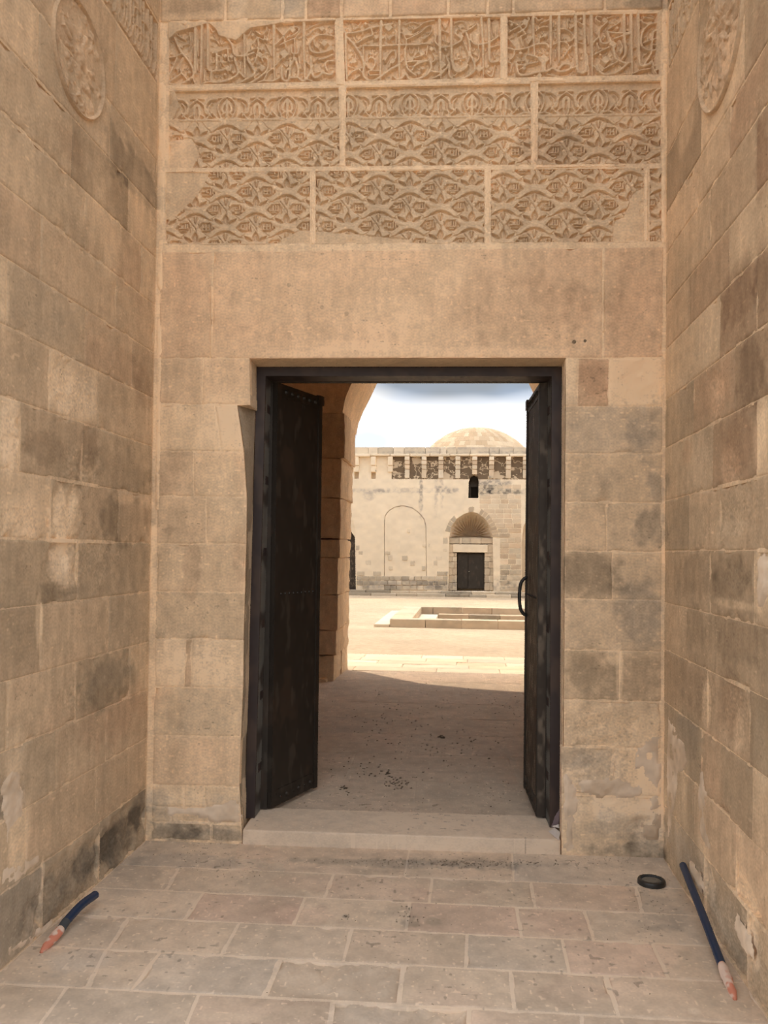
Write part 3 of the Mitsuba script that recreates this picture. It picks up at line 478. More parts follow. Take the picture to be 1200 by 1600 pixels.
# the scroll of palmettes under it
def mirror(pts): p = np.array(pts, float); q = p.copy(); q[:, 0] *= -1; return p, q
ua, va = BACK.uv(448.75, 165.0); ub, vbb = BACK.uv(945.0 if False else 936.5, 150.0)
PITCH_S = abs(float(BACK.u_at(593.0, 3.82)) - float(BACK.u_at(402.0, 3.82)))/4
V_S = (pv(143) + pv(187))/2; U_S = xs_back(448.75, 3.82); sc = PITCH_S/47.3
for k in range(-5, 13):
    c = np.array([U_S + k*PITCH_S, V_S + 0.0])
    def go(pts, w, top=1.0):
        for q in mirror(pts): SCR.stroke(c + np.stack([q[:, 0]/8*sc, -(q[:, 1]-270)/8*sc], 1), w/8*sc, top)
    if k % 2 == 0:
        go([(0, 430), (60, 380), (95, 320), (112, 250), (95, 180), (55, 135), (0, 112)], 26)
        go([(0, 430), (-50, 400), (-120, 370), (-190, 300)], 24)
        go([(0, 150), (40, 200), (60, 270), (40, 300)], 34, .85); go([(0, 190), (0, 330)], 40, .85); go([(20, 300), (60, 330)], 26, .8); go([(0, 400), (14, 350)], 20, .8)
        go([(70, 392), (120, 380), (190, 400)], 30, .9); go([(40, 112), (110, 118)], 18, .7)
    else:
        go([(0, 140), (60, 180), (110, 240), (150, 310), (185, 350)], 24)
        go([(0, 432), (-70, 420), (-130, 375), (-185, 310)], 24)
        go([(0, 200), (30, 230), (34, 320)], 44, .85); go([(60, 330), (100, 360), (80, 400)], 24, .85); go([(30, 350), (20, 395)], 26, .8)
        go([(235, 132), (170, 140), (115, 190), (105, 260), (120, 310), (150, 318)], (34), .95); go([(190, 180), (150, 230), (150, 280)], 22, .8); go([(20, 120), (80, 125)], 22, .75)
# the interlace of straps, lotus flowers and square little words
DU = (xs_back(936.0, 3.65) - xs_back(448.75, 3.65))/10; k2 = DU/47.96; V_L = pv(193, 448.75); U_L = xs_back(448.75, 3.65); DV = pv(193, 448.75) - pv(248.3, 448.75)
WORDS = [[[(-.2, .7), (-.2, -.4)], [(.15, .7), (.15, -.4)], [(.5, .7), (.5, -.4)], [(-.8, 0), (-.8, -.4), (.5, -.4)], [(-.4, -.8), (.2, -.8)]], [[(-.7, -.6), (.5, -.6), (.5, .6), (-.1, .6), (-.1, -.1), (.2, -.1)], [(-.8, .1), (-.4, .1)], [(.85, .5), (.85, -.4)]],
 [[(.75, .75), (.75, -.5), (-.7, -.5), (-.7, -.1)], [(.35, .75), (.35, -.1), (-.3, -.1), (-.3, .4), (0, .4)], [(-.3, -.85), (.3, -.85)]], [[(-.6, .6), (-.6, -.6), (.4, -.6)], [(-.1, .6), (-.1, -.6)], [(.4, .6), (.4, -.6)], [(-.6, 0), (.4, 0)], [(.8, .4), (.8, -.3)]],
 [[(-.7, .5), (0, .15), (-.7, -.2), (.6, -.2), (.6, .7)], [(.3, .7), (.3, .1)], [(-.5, -.7), (.35, -.7)]], [[(-.8, -.3), (.1, -.3), (.1, .5), (-.4, .5), (-.4, 0)], [(.45, .7), (.45, -.6), (-.3, -.6)], [(.8, .7), (.8, -.5)]]]
rw = random.Random(3)
nodes = []
for i in range(-6, 15):
    for j in range(-2, 10):
        c = np.array([U_L + i*DU, V_L - j*DV - (DV/2 if i % 2 else 0)])
        if pv(392) < c[1] < pv(150): nodes.append(c)
def at_node(c): return lambda q: c + np.stack([np.asarray(q, float)[:, 0]*k2, -np.asarray(q, float)[:, 1]*k2], 1)
LAT.H[:] = 0.84
for c in nodes:
        T = at_node(c)
        for w6, path in ((5.4, [(-35, 26), (-25, 14.5), (-16, 4.5), (-8, -1.2), (0, -3.2), (8, -1.2), (16, 4), (24, 8.5), (33, 10), (41, 9.5)]), (5.2, [(-24, -14), (-14, -8), (0, -5), (12, 0), (20, 6)]), (5.2, [(25, -16), (15, -7), (4, -4)]), (5.6, [(-11, 9), (-7, 16), (-1, 24), (5, 33), (9, 40)]), (4.4, [(10, 10), (7, 16), (2.5, 22)]), (4.4, [(-9, 10.5), (-20, 11), (-30, 12)])):
            if c[1] > pv(176) and path[-1][1] > 12: continue
            LAT.stroke(T(path), w6*k2, 1.0, soft=.0022, roundness=.12)
for c in nodes:
        T = at_node(c)
        def lens(X, Y, H):                                # under the arc: deepest along its upper edge
            x = (X-c[0])/k2; y = -(Y-c[1])/k2; d = y - 6.2*(x/16)**2
            return np.minimum(H, np.clip(0.05 + 0.95*np.clip(d/9.0, 0, 1), 0, 1))
        LAT.fill(T([(-16.5, 6.4), (-12, 3.5), (-7, 1.2), (0, 0), (7, 1.2), (12, 3.5), (16.5, 6.4), (10, 8.2), (0, 8.8), (-10, 8.2)]), 0, lens)
        LAT.fill(T([(-4.2, 5), (4.2, 5), (3.4, 10), (1.2, 15), (0, 17), (-1.2, 15), (-3.4, 10)]), 0.25)
        LAT.stroke(T([(0, 4), (0, 13)]), (3.6*k2, 1.5*k2), .9)
        LAT.fill(T([(0, 29.5), (2.8, 33), (4.6, 38), (4.2, 44), (-4.2, 44), (-4.6, 38), (-2.8, 33)]), 0.12)
        LAT.stroke(T([(0, 36), (0, 44)]), (1.0*k2, 3.4*k2), .7)
        for s in (-1, 1):
            LAT.fill(T([(s*4.6, 44.4), (s*9, 39.8), (s*18, 36.2), (s*15.5, 41.6), (s*9.5, 45.4)]), 0.12)
            LAT.stroke(T([(s*16, 7), (s*21, 10.5), (s*27, 11.5)]), 1.5*k2, 0.55, cut=True)
            LAT.stroke(T([(s*4.5, 17), (s*9, 24), (s*15, 32), (s*22, 37)]), 1.3*k2, 0.6, cut=True)
            if c[1] > pv(176): continue
            cell = [(s*31, 24), (s*23, 15.5), (s*10.5, 14.6), (s*(5 if s > 0 else 8), 22), (s*(10.5 if s > 0 else 6.5), 30), (s*22, 31)]
            LAT.fill(T(cell), 0.22)
            wd = rw.choice(WORDS); cc = c + np.array([s*18.5*k2, -22.2*k2])
            for seg in wd: LAT.stroke(cc + np.array(seg)*np.array([10.4, 7.2])*k2, 2.5*k2, 0.97, soft=0.002, smooth=False)
        LAT.stroke(T([(-11, 9), (-4, 18), (1, 25), (2, 30)]), 1.3*k2, 0.5, cut=True)
for R, sg in ((CAL, 0.55), (SCR, 0.6), (LAT, 0.55)): R.H = gaussian_filter(R.H, sg)
# worn and plastered places
WX, WY = np.meshgrid(FU0 + np.arange(NU)*RES, FV0 + np.arange(NV)*RES); WN = meshkit.fbm(np.stack([WX, WY, WX*0], -1)*12, 4, 21)
def wear(R, polys, level, soft=6, jag=0.5):
    m = np.zeros_like(R.H)
    for P in polys: m[contains_xy(Polygon(puv(P)).buffer(0), WX, WY)] = 1
    m = ease(0.42, 0.58, gaussian_filter(m, soft) + jag*(WN-0.5)); R.H = R.H*(1-m) + (level + 0.25*(WN-0.5))*m
wear(CAL, [[(250, 10), (250, 80), (264, 62), (276, 50), (300, 44), (326, 36), (337, 46), (341, 56), (356, 60), (369, 64), (379, 54), (392, 44), (420, 40), (447, 35), (530, 33), (530, 5)]], 1.12, 3, .25)
wear(CAL, [[(250, 20), (250, 140), (262, 138), (264, 60)], [(1028, 5), (1045, 5), (1045, 130), (1028, 126), (1030, 108), (1024, 112)]], 0.95, 2, .3)
wear(LAT, [[(255, 262), (330, 262), (318, 290), (300, 312), (276, 336), (255, 345)], [(255, 222), (300, 214), (312, 240), (300, 262), (255, 264)], [(960, 345), (975, 338), (990, 300), (1008, 290), (1008, 385), (955, 385)], [(440, 372), (470, 358), (560, 366), (640, 372), (640, 388), (430, 388)]], 0.72, 5)
wear(LAT, [[(250, 380), (1040, 377), (1040, 392), (250, 395)]], 1.0, 3, .2)
def relief_block(parent, fr, quad, R, depth, tone, label=None, step=0.0021, proud=0.0, name='carved_block'):
    return stone(parent, fr, quad, tone, name=name, step=step, hfun=lambda u, v: (R.sample(u, v)-1)*depth, proud=proud, amp=0.004, r=0.004, wob=0.003, label=label)
def pq(x0, x1, yt0, yt1, yb0, yb1): return [tuple(k) for k in puv([(x0[1], yb0), (x1[1], yb1), (x1[0], yt1), (x0[0], yt0)])]
def line(y0, y1): return lambda x: y0 + (y1-y0)*(x-262)/(1035-262)
tc, bc, t2, b2, t3, b3 = line(35, 18), line(134.5, 118), line(140.5, 124), line(264.5, 257), line(267, 260.5), line(384, 379)
def blockrow(tl, bl, spans, R, depth, tone, lab):
    for i, (a0, a1, c0, c1) in enumerate(spans):
        relief_block('wall_back', BACK, pq((a0, a1), (c0, c1), tl(a0), tl(c0), bl(a1), bl(c1)), R, depth, tone(i), lab)
blockrow(tc, bc, [(262, 262, 525, 527), (534, 537, 784, 784), (791, 791, 1035, 1035)], CAL, 0.024, lambda i: [(.58, .50), (.58, .50), (.56, .52)][i], 'stone carved with a flowing Arabic inscription')
# the scroll band and the interlace share stones: two reliefs joined at a fillet
V_F = pv(188.5); mid = Relief(FU0, FV0, NU, NV, RES, 1.0)
yy = FV0 + np.arange(NV)[:, None]*RES; edge = line(188.3, 178.0); rowv = np.array([pv(edge(x), x) for x in np.linspace(250, 1045, 30)]); rowu = np.array([xs_back(x, 3.8) for x in np.linspace(250, 1045, 30)])
vf = np.interp(FU0 + np.arange(NU)*RES, rowu, rowv)[None, :]; top_v = np.interp(FU0 + np.arange(NU)*RES, rowu, np.array([pv(t2(x), x) for x in np.linspace(250, 1045, 30)]))[None, :]
mid.H = np.where(yy > vf, 1 - (1-SCR.H)*0.80, LAT.H); rim = np.maximum(np.exp(-((yy-vf)/0.010)**4), ease(0.010, 0.004, top_v-yy)); mid.H = np.maximum(mid.H, rim*1.05)
wear(mid, [[(255, 140), (272, 140), (280, 165), (268, 188), (255, 190)]], 0.85, 3)
blockrow(t2, b2, [(262, 262, 531, 533), (539, 537, 831, 832), (839, 838, 1035, 1035)], mid, 0.024, lambda i: [(.58, .50), (.55, .48), (.50, .52)][i], 'stone carved with a palmette scroll above interlaced straps')
blockrow(t3, b3, [(257, 257, 486, 486), (491, 491, 759, 759), (765, 765, 1008, 1009), (1013, 1013, 1036, 1036)], LAT, 0.024, lambda i: [(.56, .50), (.53, .48), (.54, .50), (.56, .50)][i], 'stone carved with interlaced straps, flowers and small words')
def mortar(fr, P, tone=(.84, .50), proud=0.0015, **kw): return stone('wall_back' if fr is BACK else fr_name[id(fr)], fr, [tuple(k) for k in np.stack(fr.uv(np.array(P, float)[:, 0], np.array(P, float)[:, 1]), 1)], tone, name='mortar_joint', proud=proud, amp=0.012, r=0.004, wob=0.013, step=0.010, back=0.02, **kw)
fr_name = {}
for P in ([(243, 800), (249, 800), (262, -10), (249, -10)], [(1034, 384), (1041, 384), (1045, -10), (1035, -10)], [(525, 136), (540, 136), (531, 30), (522, 34)], [(530, 262), (538.5, 262), (540, 138), (531, 138)], [(783, 128), (793, 128), (792, 20), (782, 24)], [(831, 258), (838.5, 258), (839, 128), (831, 128)],
          [(486, 384), (491.5, 384), (491.5, 268), (485.5, 268)], [(758.5, 382), (765, 382), (766, 263), (757, 263)], [(1008, 379), (1013.5, 379), (1013.5, 262), (1007.5, 262)], [(262, 141), (530, 136), (530, 131.5), (262, 135.5)], [(540, 136), (780, 131), (780, 125.5), (540, 130)], [(795, 130), (888, 128), (888, 123), (795, 123.5)],
          [(540, 268), (600, 268), (600, 262), (540, 261.5)], [(600, 268), (762, 265), (762, 260), (600, 261.5)], [(835, 262.5), (960, 260.5), (1000, 258.5), (835, 258)], [(275, 269), (330, 270), (330, 265), (275, 265)], [(690, 28), (800, 26), (800, 20), (690, 22)], [(800, 24), (1000, 20), (1000, 13), (800, 16)], [(262, 38), (460, 36), (460, 27), (262, 27)]):
    mortar(BACK, P)

# ------------------------------------------------------------------ reveals of the doorway, from the worn arris back to the frame
def reveal(side, pts, tone):
    """A rough strip from the wall's face to the frame: pts are (u, v, h) rows on the face side and on the frame side."""
    A, B = (np.array(k, float) for k in pts); n = 9; rows = []
    for k in range(n):
        t = k/(n-1); P = A*(1-t) + B*t; rows.append(P)
    G = np.stack(rows, 1); uu, vv, hh = G[..., 0], G[..., 1], G[..., 2]
    X = np.stack([uu*0+side*3.1, vv, hh], -1); amp = 0.022*np.sin(np.pi*np.linspace(0, 1, n))[None, :]
    d = amp*(meshkit.fbm(X*9, 4, 2)-0.5)
    if side == 2: vv = vv + d*0.5
    else: uu = uu + d*(1 if side else -1)
    V = BACK.pt(uu, vv, hh).reshape(-1, 3); m = len(A); i = np.arange(m*n).reshape(m, n)
    Fc = np.vstack([np.stack([i[:-1, :-1], i[1:, :-1], i[1:, 1:]], -1).reshape(-1, 3), np.stack([i[:-1, :-1], i[1:, 1:], i[:-1, 1:]], -1).reshape(-1, 3)])
    tu, tv = code(tone); uv = np.stack([hh.ravel()+25+tu, vv.ravel()+25+tv], 1)
    put('reveal', trimesh.Trimesh(V, Fc, process=False), 'stone', 'wall_back', True, uv=uv)
ys = np.linspace(632.5, 1290, 60); e = np.array([(edge_px(EDGE_L, y) if y > 633 else 370.5) for y in ys]); f = np.interp(ys, [573, 1286], [401.5, 382.5])
uA, vA = BACK.uv(e+1.0, ys, -0.012); uB, vB = BACK.uv(f-1, ys, HF); vB = np.maximum(vB, Z_STEP-.02)
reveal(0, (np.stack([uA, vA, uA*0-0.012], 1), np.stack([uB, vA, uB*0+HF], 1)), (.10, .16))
ys = np.linspace(556, 634, 12); uA, vA = BACK.uv(ys*0+390.5, ys, -0.004); uB, _ = BACK.uv(ys*0+401, ys, HF)
reveal(0, (np.stack([uA, vA, uA*0-0.004], 1), np.stack([uB, vA, uB*0+HF], 1)), (.44, .32))
ys = np.linspace(556, 1345, 60); uA, vA = BACK.uv(np.interp(ys, [556, 1165, 1200, 1345], [883.5, 880, 876, 876.5]), ys, -0.004); uB, _ = BACK.uv(np.interp(ys, [573, 1301], [878.3, 875]), ys, HF)
reveal(1, (np.stack([uA, vA, uA*0-0.004], 1), np.stack([uB, vA, uB*0+HF], 1)), (.46, .40))
xs = np.linspace(386, 886, 40); uA, vA = BACK.uv(xs, xs*0+560.0, -0.004); uB, vB = BACK.uv(np.interp(xs, [386, 886], [398, 882]), xs*0+573.5, HF)
reveal(2, (np.stack([uA, vA, uA*0-0.004], 1), np.stack([uA, vA*0+fo[0, 1]+0.001, uA*0+HF], 1)), (.46, .40))
u0, v0 = BACK.uv(364.0, 632.0); u1, _ = BACK.uv(391.0, 632.0)
put('reveal', boxm((u0-.03, 0.004, v0-0.002), (u1, -HF, v0+0.05)), 'stone', 'wall_back', tone=(.44, .36))
joints_between('wall_back', BACK, MORTAR_AREA, (.72, .46))
def plaster_patch(fr, pts, h=.004, soft=.012):
    """A thin irregular skin of plaster that still clings to a wall."""
    uu, vv = fr.uv(np.array(pts, float)[:, 0], np.array(pts, float)[:, 1]); P = Polygon(np.stack([uu, vv], 1)).buffer(0).buffer(.006).segmentize(.008); ring = np.array(P.exterior.coords)[:-1]; c = ring.mean(0); SEED[0] += 1
    n = meshkit.fbm(np.stack([ring[:, 0], ring[:, 1], ring[:, 0]*0+SEED[0]], 1)*22, 4, 3)-.5; d = ring-c; ring = ring + d/np.linalg.norm(d, axis=1, keepdims=True)*n[:, None]*.05
    P = Polygon(ring).buffer(0); P = max(getattr(P, 'geoms', [P]), key=lambda g: g.area); x0, y0, x1, y1 = P.bounds; st = .012
    gx, gy = np.meshgrid(np.arange(x0, x1+st, st), np.arange(y0, y1+st, st)); on = contains_xy(P, gx, gy); i = np.arange(gx.size).reshape(gx.shape)
    q = on[:-1, :-1] & on[:-1, 1:] & on[1:, 1:] & on[1:, :-1]; f = np.concatenate([np.stack([i[:-1, :-1][q], i[:-1, 1:][q], i[1:, 1:][q]], 1), np.stack([i[:-1, :-1][q], i[1:, 1:][q], i[1:, :-1][q]], 1)])
    from scipy.ndimage import distance_transform_edt
    full = np.zeros_like(on); full[:-1, :-1] |= q; full[1:, 1:] |= q; full[1:, :-1] |= q; full[:-1, 1:] |= q
    e = distance_transform_edt(np.pad(full, 1))[1:-1, 1:-1]; hh = h*ease(.8, 3, e) - .006*(e < 1.5) + .012*(meshkit.fbm(np.stack([gx, gy, gx*0], -1)*26, 4, 4)-.5)*ease(1, 3, e)
    used, inv = np.unique(f, return_inverse=True); V = fr.pt(gx, gy, hh).reshape(-1, 3)[used]; put('plaster_patch', trimesh.Trimesh(V, inv.reshape(-1, 3), process=False), 'plaster', 'wall_back' if fr is BACK else fr_name[id(fr)], True, uv=np.stack([gx.ravel()[used]+25, gy.ravel()[used]+25], 1), label='pale pinkish remains of plaster')
for P in ([(900, 1222), (930, 1214), (985, 1216), (1006, 1226), (1010, 1242), (995, 1250), (940, 1246), (905, 1240)], [(992, 1165), (1034, 1145), (1034, 1296), (1024, 1296), (1012, 1262), (1020, 1235), (1002, 1212), (988, 1200)], [(880, 1205), (900, 1228), (908, 1260), (898, 1300), (902, 1338), (880, 1340)], [(1000, 1287), (1026, 1290), (1033, 1314), (1018, 1312), (1004, 1306)], [(254, 1262), (330, 1256), (374, 1244), (374, 1288), (330, 1286), (300, 1274), (258, 1278)]): plaster_patch(BACK, P)

# ================================================================== SIDE WALLS
def corner_l(y): return float(np.interp(y, [-200, 25, 1300], [254, 250, 229.5]))
def corner_r(y): return float(np.interp(y, [-200, 25, 1340], [1045, 1041, 1037]))
for a in ((205, 270, 36, 40, -.26, -.12, .25), (150, 245, 22, 60, .14, -.10), (160, 350, 30, 60, .10, -.15), (25, 250, 30, 90, .06, .06), (110, 225, 20, 30, -.08, .24), (215, 310, 12, 60, .12, .1), (60, 480, 50, 50, -.06, -.10), (5, 460, 9, 60, .16, -.05), (210, 430, 24, 40, -.06, .10), (180, 570, 40, 30, -.05, .20), (222, 600, 14, 40, -.14, .22),
          (113, 612, 34, 40, .18, -.14), (15, 690, 16, 54, .22, -.18), (70, 700, 30, 24, -.14, .12), (140, 700, 14, 34, -.16, .26), (195, 735, 36, 34, -.12, .02), (100, 815, 22, 60, .42, -.24), (98, 880, 20, 34, .38, -.26), (30, 810, 36, 34, .12, .02), (195, 815, 40, 32, -.24, .04), (210, 880, 30, 40, -.12, .0), (80, 925, 26, 16, -.22, .05), (30, 915, 36, 40, -.03, .02), (150, 970, 90, 40, -.06, -.06), (165, 1065, 36, 36, -.20, -.34), (60, 1100, 60, 50, .0, .02),
          (60, 965, 5, 44, .22, -.1, .3), (130, 1125, 90, 40, -.04, .10), (180, 1110, 46, 40, -.02, .20), (25, 1180, 16, 40, .18, -.12), (14, 1250, 22, 30, -.22, -.5), (30, 1290, 16, 60, .16, -.06), (100, 1260, 60, 60, .02, .06), (45, 1325, 30, 26, .10, .14), (25, 1420, 46, 60, -.10, -.42), (120, 1370, 60, 34, -.14, -.30), (190, 1310, 30, 30, -.28, -.35), (150, 1340, 40, 20, -.20, -.3), (220, 1260, 12, 26, -.24, -.35), (66, 1372, 3, 34, .2, -.1, .3), (60, 1490, 60, 16, .12, -.3), (100, 120, 30, 70, -.06, .08), (130, 160, 20, 24, .06, .06), (20, 40, 40, 40, .02, .1), (10, 640, 20, 60, .04, .05)):
    blob(LEFT, *a[:4], a[4]*(.75 if a[4] < 0 else 1), *a[5:])
for a in ((1062, 300, 14, 120, .02, -.02), (1075, 200, 16, 24, .16, -.05), (1085, 345, 16, 30, .08, .0), (1115, 225, 20, 30, .06, -.06), (1165, 160, 26, 50, -.06, .22), (1190, 250, 10, 60, -.14, .30), (1145, 300, 20, 40, .0, .08), (1160, 370, 12, 40, .12, .04), (1155, 460, 26, 54, -.16, .28), (1190, 440, 12, 60, -.18, .20), (1105, 520, 16, 44, .12, -.12), (1175, 590, 24, 60, -.26, .22), (1120, 610, 28, 40, -.02, .22), (1118, 620, 12, 36, .18, .0), (1068, 610, 16, 40, -.02, -.12),
          (1190, 680, 12, 50, .20, -.10), (1150, 690, 26, 50, -.10, .26), (1135, 730, 16, 30, .12, .0), (1075, 710, 8, 18, .0, .30), (1095, 720, 16, 40, .08, -.15), (1075, 820, 26, 40, -.08, -.14), (1140, 830, 24, 30, .08, -.18), (1170, 830, 20, 40, -.02, .02), (1085, 900, 26, 40, -.16, .0), (1145, 905, 30, 36, -.24, -.04), (1190, 905, 11, 50, .26, -.16), (1150, 945, 30, 8, .14, -.14), (1160, 1000, 40, 50, -.18, .02), (1090, 980, 16, 30, -.12, .02), (1080, 1070, 34, 36, -.08, .08), (1104, 1100, 6, 36, .22, -.1), (1140, 1100, 20, 50, -.14, .22), (1152, 1140, 8, 40, .16, -.1), (1075, 1150, 20, 34, -.10, -.34), (1060, 1200, 14, 60, .10, .02),
          (1110, 1190, 20, 50, .10, .20), (1190, 1170, 12, 60, .04, -.3), (1125, 1300, 34, 70, .06, .16), (1100, 1360, 10, 60, .18, -.12), (1060, 1270, 12, 60, .10, -.05), (1080, 1345, 30, 34, -.02, -.30), (1160, 1400, 20, 40, .20, -.08), (1185, 1330, 20, 60, -.06, .12), (1135, 1450, 40, 50, .02, -.30), (1172, 1480, 8, 30, .26, -.2), (1110, 1440, 20, 30, .14, -.28), (1180, 1530, 30, 50, -.14, -.20), (1060, 1320, 16, 26, .02, -.34), (1195, 1450, 12, 50, -.08, .1), (1130, 80, 26, 60, -.03, .18), (1185, 60, 12, 50, -.04, .2), (1066, 450, 20, 80, -.05, -.03)):
    blob(RIGHTW, *a[:4], a[4]*(.6 if a[4] < 0 else 1), *a[5:])
for a in ((113, 610, 36, 44, .012), (125, 740, 34, 40, .008), (100, 820, 30, 60, .014), (95, 890, 30, 40, .016), (150, 870, 40, 40, .008), (120, 1370, 70, 44, .030), (195, 1300, 34, 40, .034), (30, 815, 30, 30, .006), (15, 1250, 22, 40, .012), (20, 690, 18, 50, .008), (60, 1480, 50, 20, .02), (120, 1085, 24, 30, .010)): rough_at(LEFT, *a)
for a in ((1118, 620, 16, 46, .012), (1140, 730, 24, 40, .012), (1150, 800, 36, 40, .010), (1190, 900, 12, 50, .016), (1150, 1110, 24, 60, .014), (1105, 1090, 16, 40, .010), (1110, 1420, 50, 60, .02), (1165, 1430, 30, 60, .022), (1180, 1540, 40, 60, .026), (1150, 900, 24, 30, .008)): rough_at(RIGHTW, *a)
fr_name.update({id(LEFT): 'wall_left', id(RIGHTW): 'wall_right'})
UEND = 1.72
SIDE = [-.13, .0]                                # browner stone; the dimness between facing walls is put into the tone too
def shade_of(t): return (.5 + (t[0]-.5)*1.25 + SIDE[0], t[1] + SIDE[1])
def side_wall(key, fr, sgn, corner, ys, joints, tones, label):
    struct(key, label)
    put('core', extrude_on(fr, sbox(-UEND if sgn < 0 else 0.0, -0.3, 0.0 if sgn < 0 else UEND, TOPZ), -0.045, -0.40), 'stone', key, tone=(.5, .5))
    vs = [float(BACK.uv(corner(y), y)[1]) for y in ys]; vs[-1] = 0.0; vs = [TOPZ, vs[0]+1.36, vs[0]+1.0, vs[0]+.66, vs[0]+.33] + vs
    for k in range(len(vs)-1):
        vt, vb = vs[k], vs[k+1]; i = k-5
        if i == -1: continue                     # the carved band
        js = [float(fr.u_at(x, (vt+vb)/2)) for x in joints.get(i, [])]
        if i < 0: js = [sgn*(0.35 + 0.3*(k % 2)), sgn*(1.0 + .2*(k % 2))]
        us = sorted([sgn*0.012] + js + [sgn*UEND])
        out = [us[0]]
        for u in us[1:]:                         # long stretches outside the picture get joints too
            if u - out[-1] > 0.95: out.append((u+out[-1])/2 + 0.07*math.sin(k*2.1))
            out.append(u)
        for q, (u0, u1) in enumerate(zip(out[:-1], out[1:])):
            n = len(out)-2-q if sgn < 0 else q   # counted from the corner
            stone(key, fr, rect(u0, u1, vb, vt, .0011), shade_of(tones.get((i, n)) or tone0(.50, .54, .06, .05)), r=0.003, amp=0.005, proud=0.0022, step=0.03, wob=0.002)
    return vs
LY = [137, 254, 330, 404, 478, 552, 623, 698, 775, 849, 924, 1002, 1077, 1152, 1230, 1311]
LJ = {0: [180, 47], 1: [172, 60], 2: [112, 200], 3: [133, 220], 4: [181, 63], 5: [10, 133, 206], 6: [76, 152], 7: [31, 128], 8: [79, 185], 9: [121], 10: [62, 170], 11: [10, 118, 202], 12: [87, 165], 13: [40, 150], 14: [66, 155]}
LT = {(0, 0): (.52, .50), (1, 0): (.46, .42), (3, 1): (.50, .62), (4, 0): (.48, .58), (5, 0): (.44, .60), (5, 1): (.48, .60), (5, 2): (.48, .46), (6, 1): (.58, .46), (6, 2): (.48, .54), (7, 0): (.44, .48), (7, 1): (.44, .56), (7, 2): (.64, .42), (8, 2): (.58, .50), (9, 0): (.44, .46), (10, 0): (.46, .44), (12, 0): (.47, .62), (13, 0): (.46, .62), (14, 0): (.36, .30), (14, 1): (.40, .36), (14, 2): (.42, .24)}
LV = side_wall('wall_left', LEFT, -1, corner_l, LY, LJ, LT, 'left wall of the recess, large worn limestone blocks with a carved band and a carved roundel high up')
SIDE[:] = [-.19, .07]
RY = [119, 245, 334, 398, 478, 547, 626, 701, 783, 861, 941, 1014, 1095, 1175, 1255, 1341]
RJ = {0: [1092, 1170], 1: [1096], 2: [1141], 3: [1110, 1183], 4: [1078, 1140], 5: [1125, 1183], 6: [1084, 1149], 7: [1114, 1183], 8: [1077, 1125], 9: [1109, 1178], 10: [1073, 1119], 11: [1105, 1172], 12: [1096, 1176], 13: [1085, 1150], 14: [1100, 1168]}
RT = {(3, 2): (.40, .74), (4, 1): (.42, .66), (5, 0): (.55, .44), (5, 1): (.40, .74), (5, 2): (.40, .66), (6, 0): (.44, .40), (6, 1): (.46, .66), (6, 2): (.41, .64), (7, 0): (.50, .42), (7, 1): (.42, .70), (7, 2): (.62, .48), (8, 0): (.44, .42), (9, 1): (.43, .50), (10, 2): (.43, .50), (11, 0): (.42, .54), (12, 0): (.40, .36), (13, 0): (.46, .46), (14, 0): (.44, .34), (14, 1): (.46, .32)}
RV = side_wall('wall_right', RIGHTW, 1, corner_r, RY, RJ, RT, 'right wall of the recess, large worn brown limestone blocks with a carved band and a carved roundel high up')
def side_band(fr, sgn, v0, v1, seed):
    rr = np.random.default_rng(seed); lo, hi = sorted((sgn*0.02, sgn*UEND)); R = Relief(lo, v0, int((hi-lo)/.002), int((v1-v0)/.002), .002, 0.0); u = lo + .02
    while u < hi - .02:                         # upright letters, bowls and returning strokes
        w = rr.uniform(.014, .020); R.stroke([(u, v1-.02), (u+.002, v0+.12), (u+rr.uniform(-.02, .02), v0+.05)], (w, w*.9, w*.6))
        if rr.random() < .6: c = rr.uniform(.05, .09); R.stroke([(u, v0+.10), (u-c*.5, v0+.03), (u-c, v0+.05), (u-c*1.3, v0+.12)], w*.9)
        if rr.random() < .5: h = v0 + rr.uniform(.12, .26); R.stroke([(u-.03, h), (u+.03, h+.015), (u+.08, h-.005)], .014)
        if rr.random() < .5: h = v0 + rr.uniform(.08, .2); th = np.linspace(0, 5, 7); R.stroke(np.stack([u+.03+.018*np.cos(th), h+.018*np.sin(th)], 1), .010)
        if rr.random() < .6: R.dot((u+.02, v0+rr.uniform(.06, .28)), .010, .9, True)
        u += rr.uniform(.030, .062)
    for k in range(500):
        c = np.array([rr.uniform(lo, hi), rr.uniform(v0+.01, v1-.01)])
        if R.sample(c[0], c[1]) > .05: continue
        th = rr.uniform(0, 6) + np.linspace(0, 3, 5); R.stroke(np.stack([c[0]+.014*np.cos(th), c[1]+.014*np.sin(th)], 1), (.007, .004), .45)
    X, Y = np.meshgrid(np.arange(R.H.shape[1])*.002+lo, np.arange(R.H.shape[0])*.002+v0)
    R.H = gaussian_filter(R.H, .8); m = ease(.55, .70, meshkit.fbm(np.stack([X, Y, X*0+seed], -1)*5, 4, seed)); R.H = R.H*(1-.6*m) + .55*.6*m
    R.H = np.maximum(R.H, np.maximum(ease(.014, .008, Y-v0), ease(.014, .008, v1-Y)))
    mids = [lo, lo + (hi-lo)*.47, hi]
    for a, b in zip(mids[:-1], mids[1:]):
        relief_block(fr_name[id(fr)], fr, rect(a, b, v0, v1, .003), R, .018, tone0(.40, .56, .02, .03), 'stone carved with a flowing inscription', step=.0042)
side_band(LEFT, -1, LV[5], LV[4], 5)
side_band(RIGHTW, 1, RV[5], RV[4], 8)
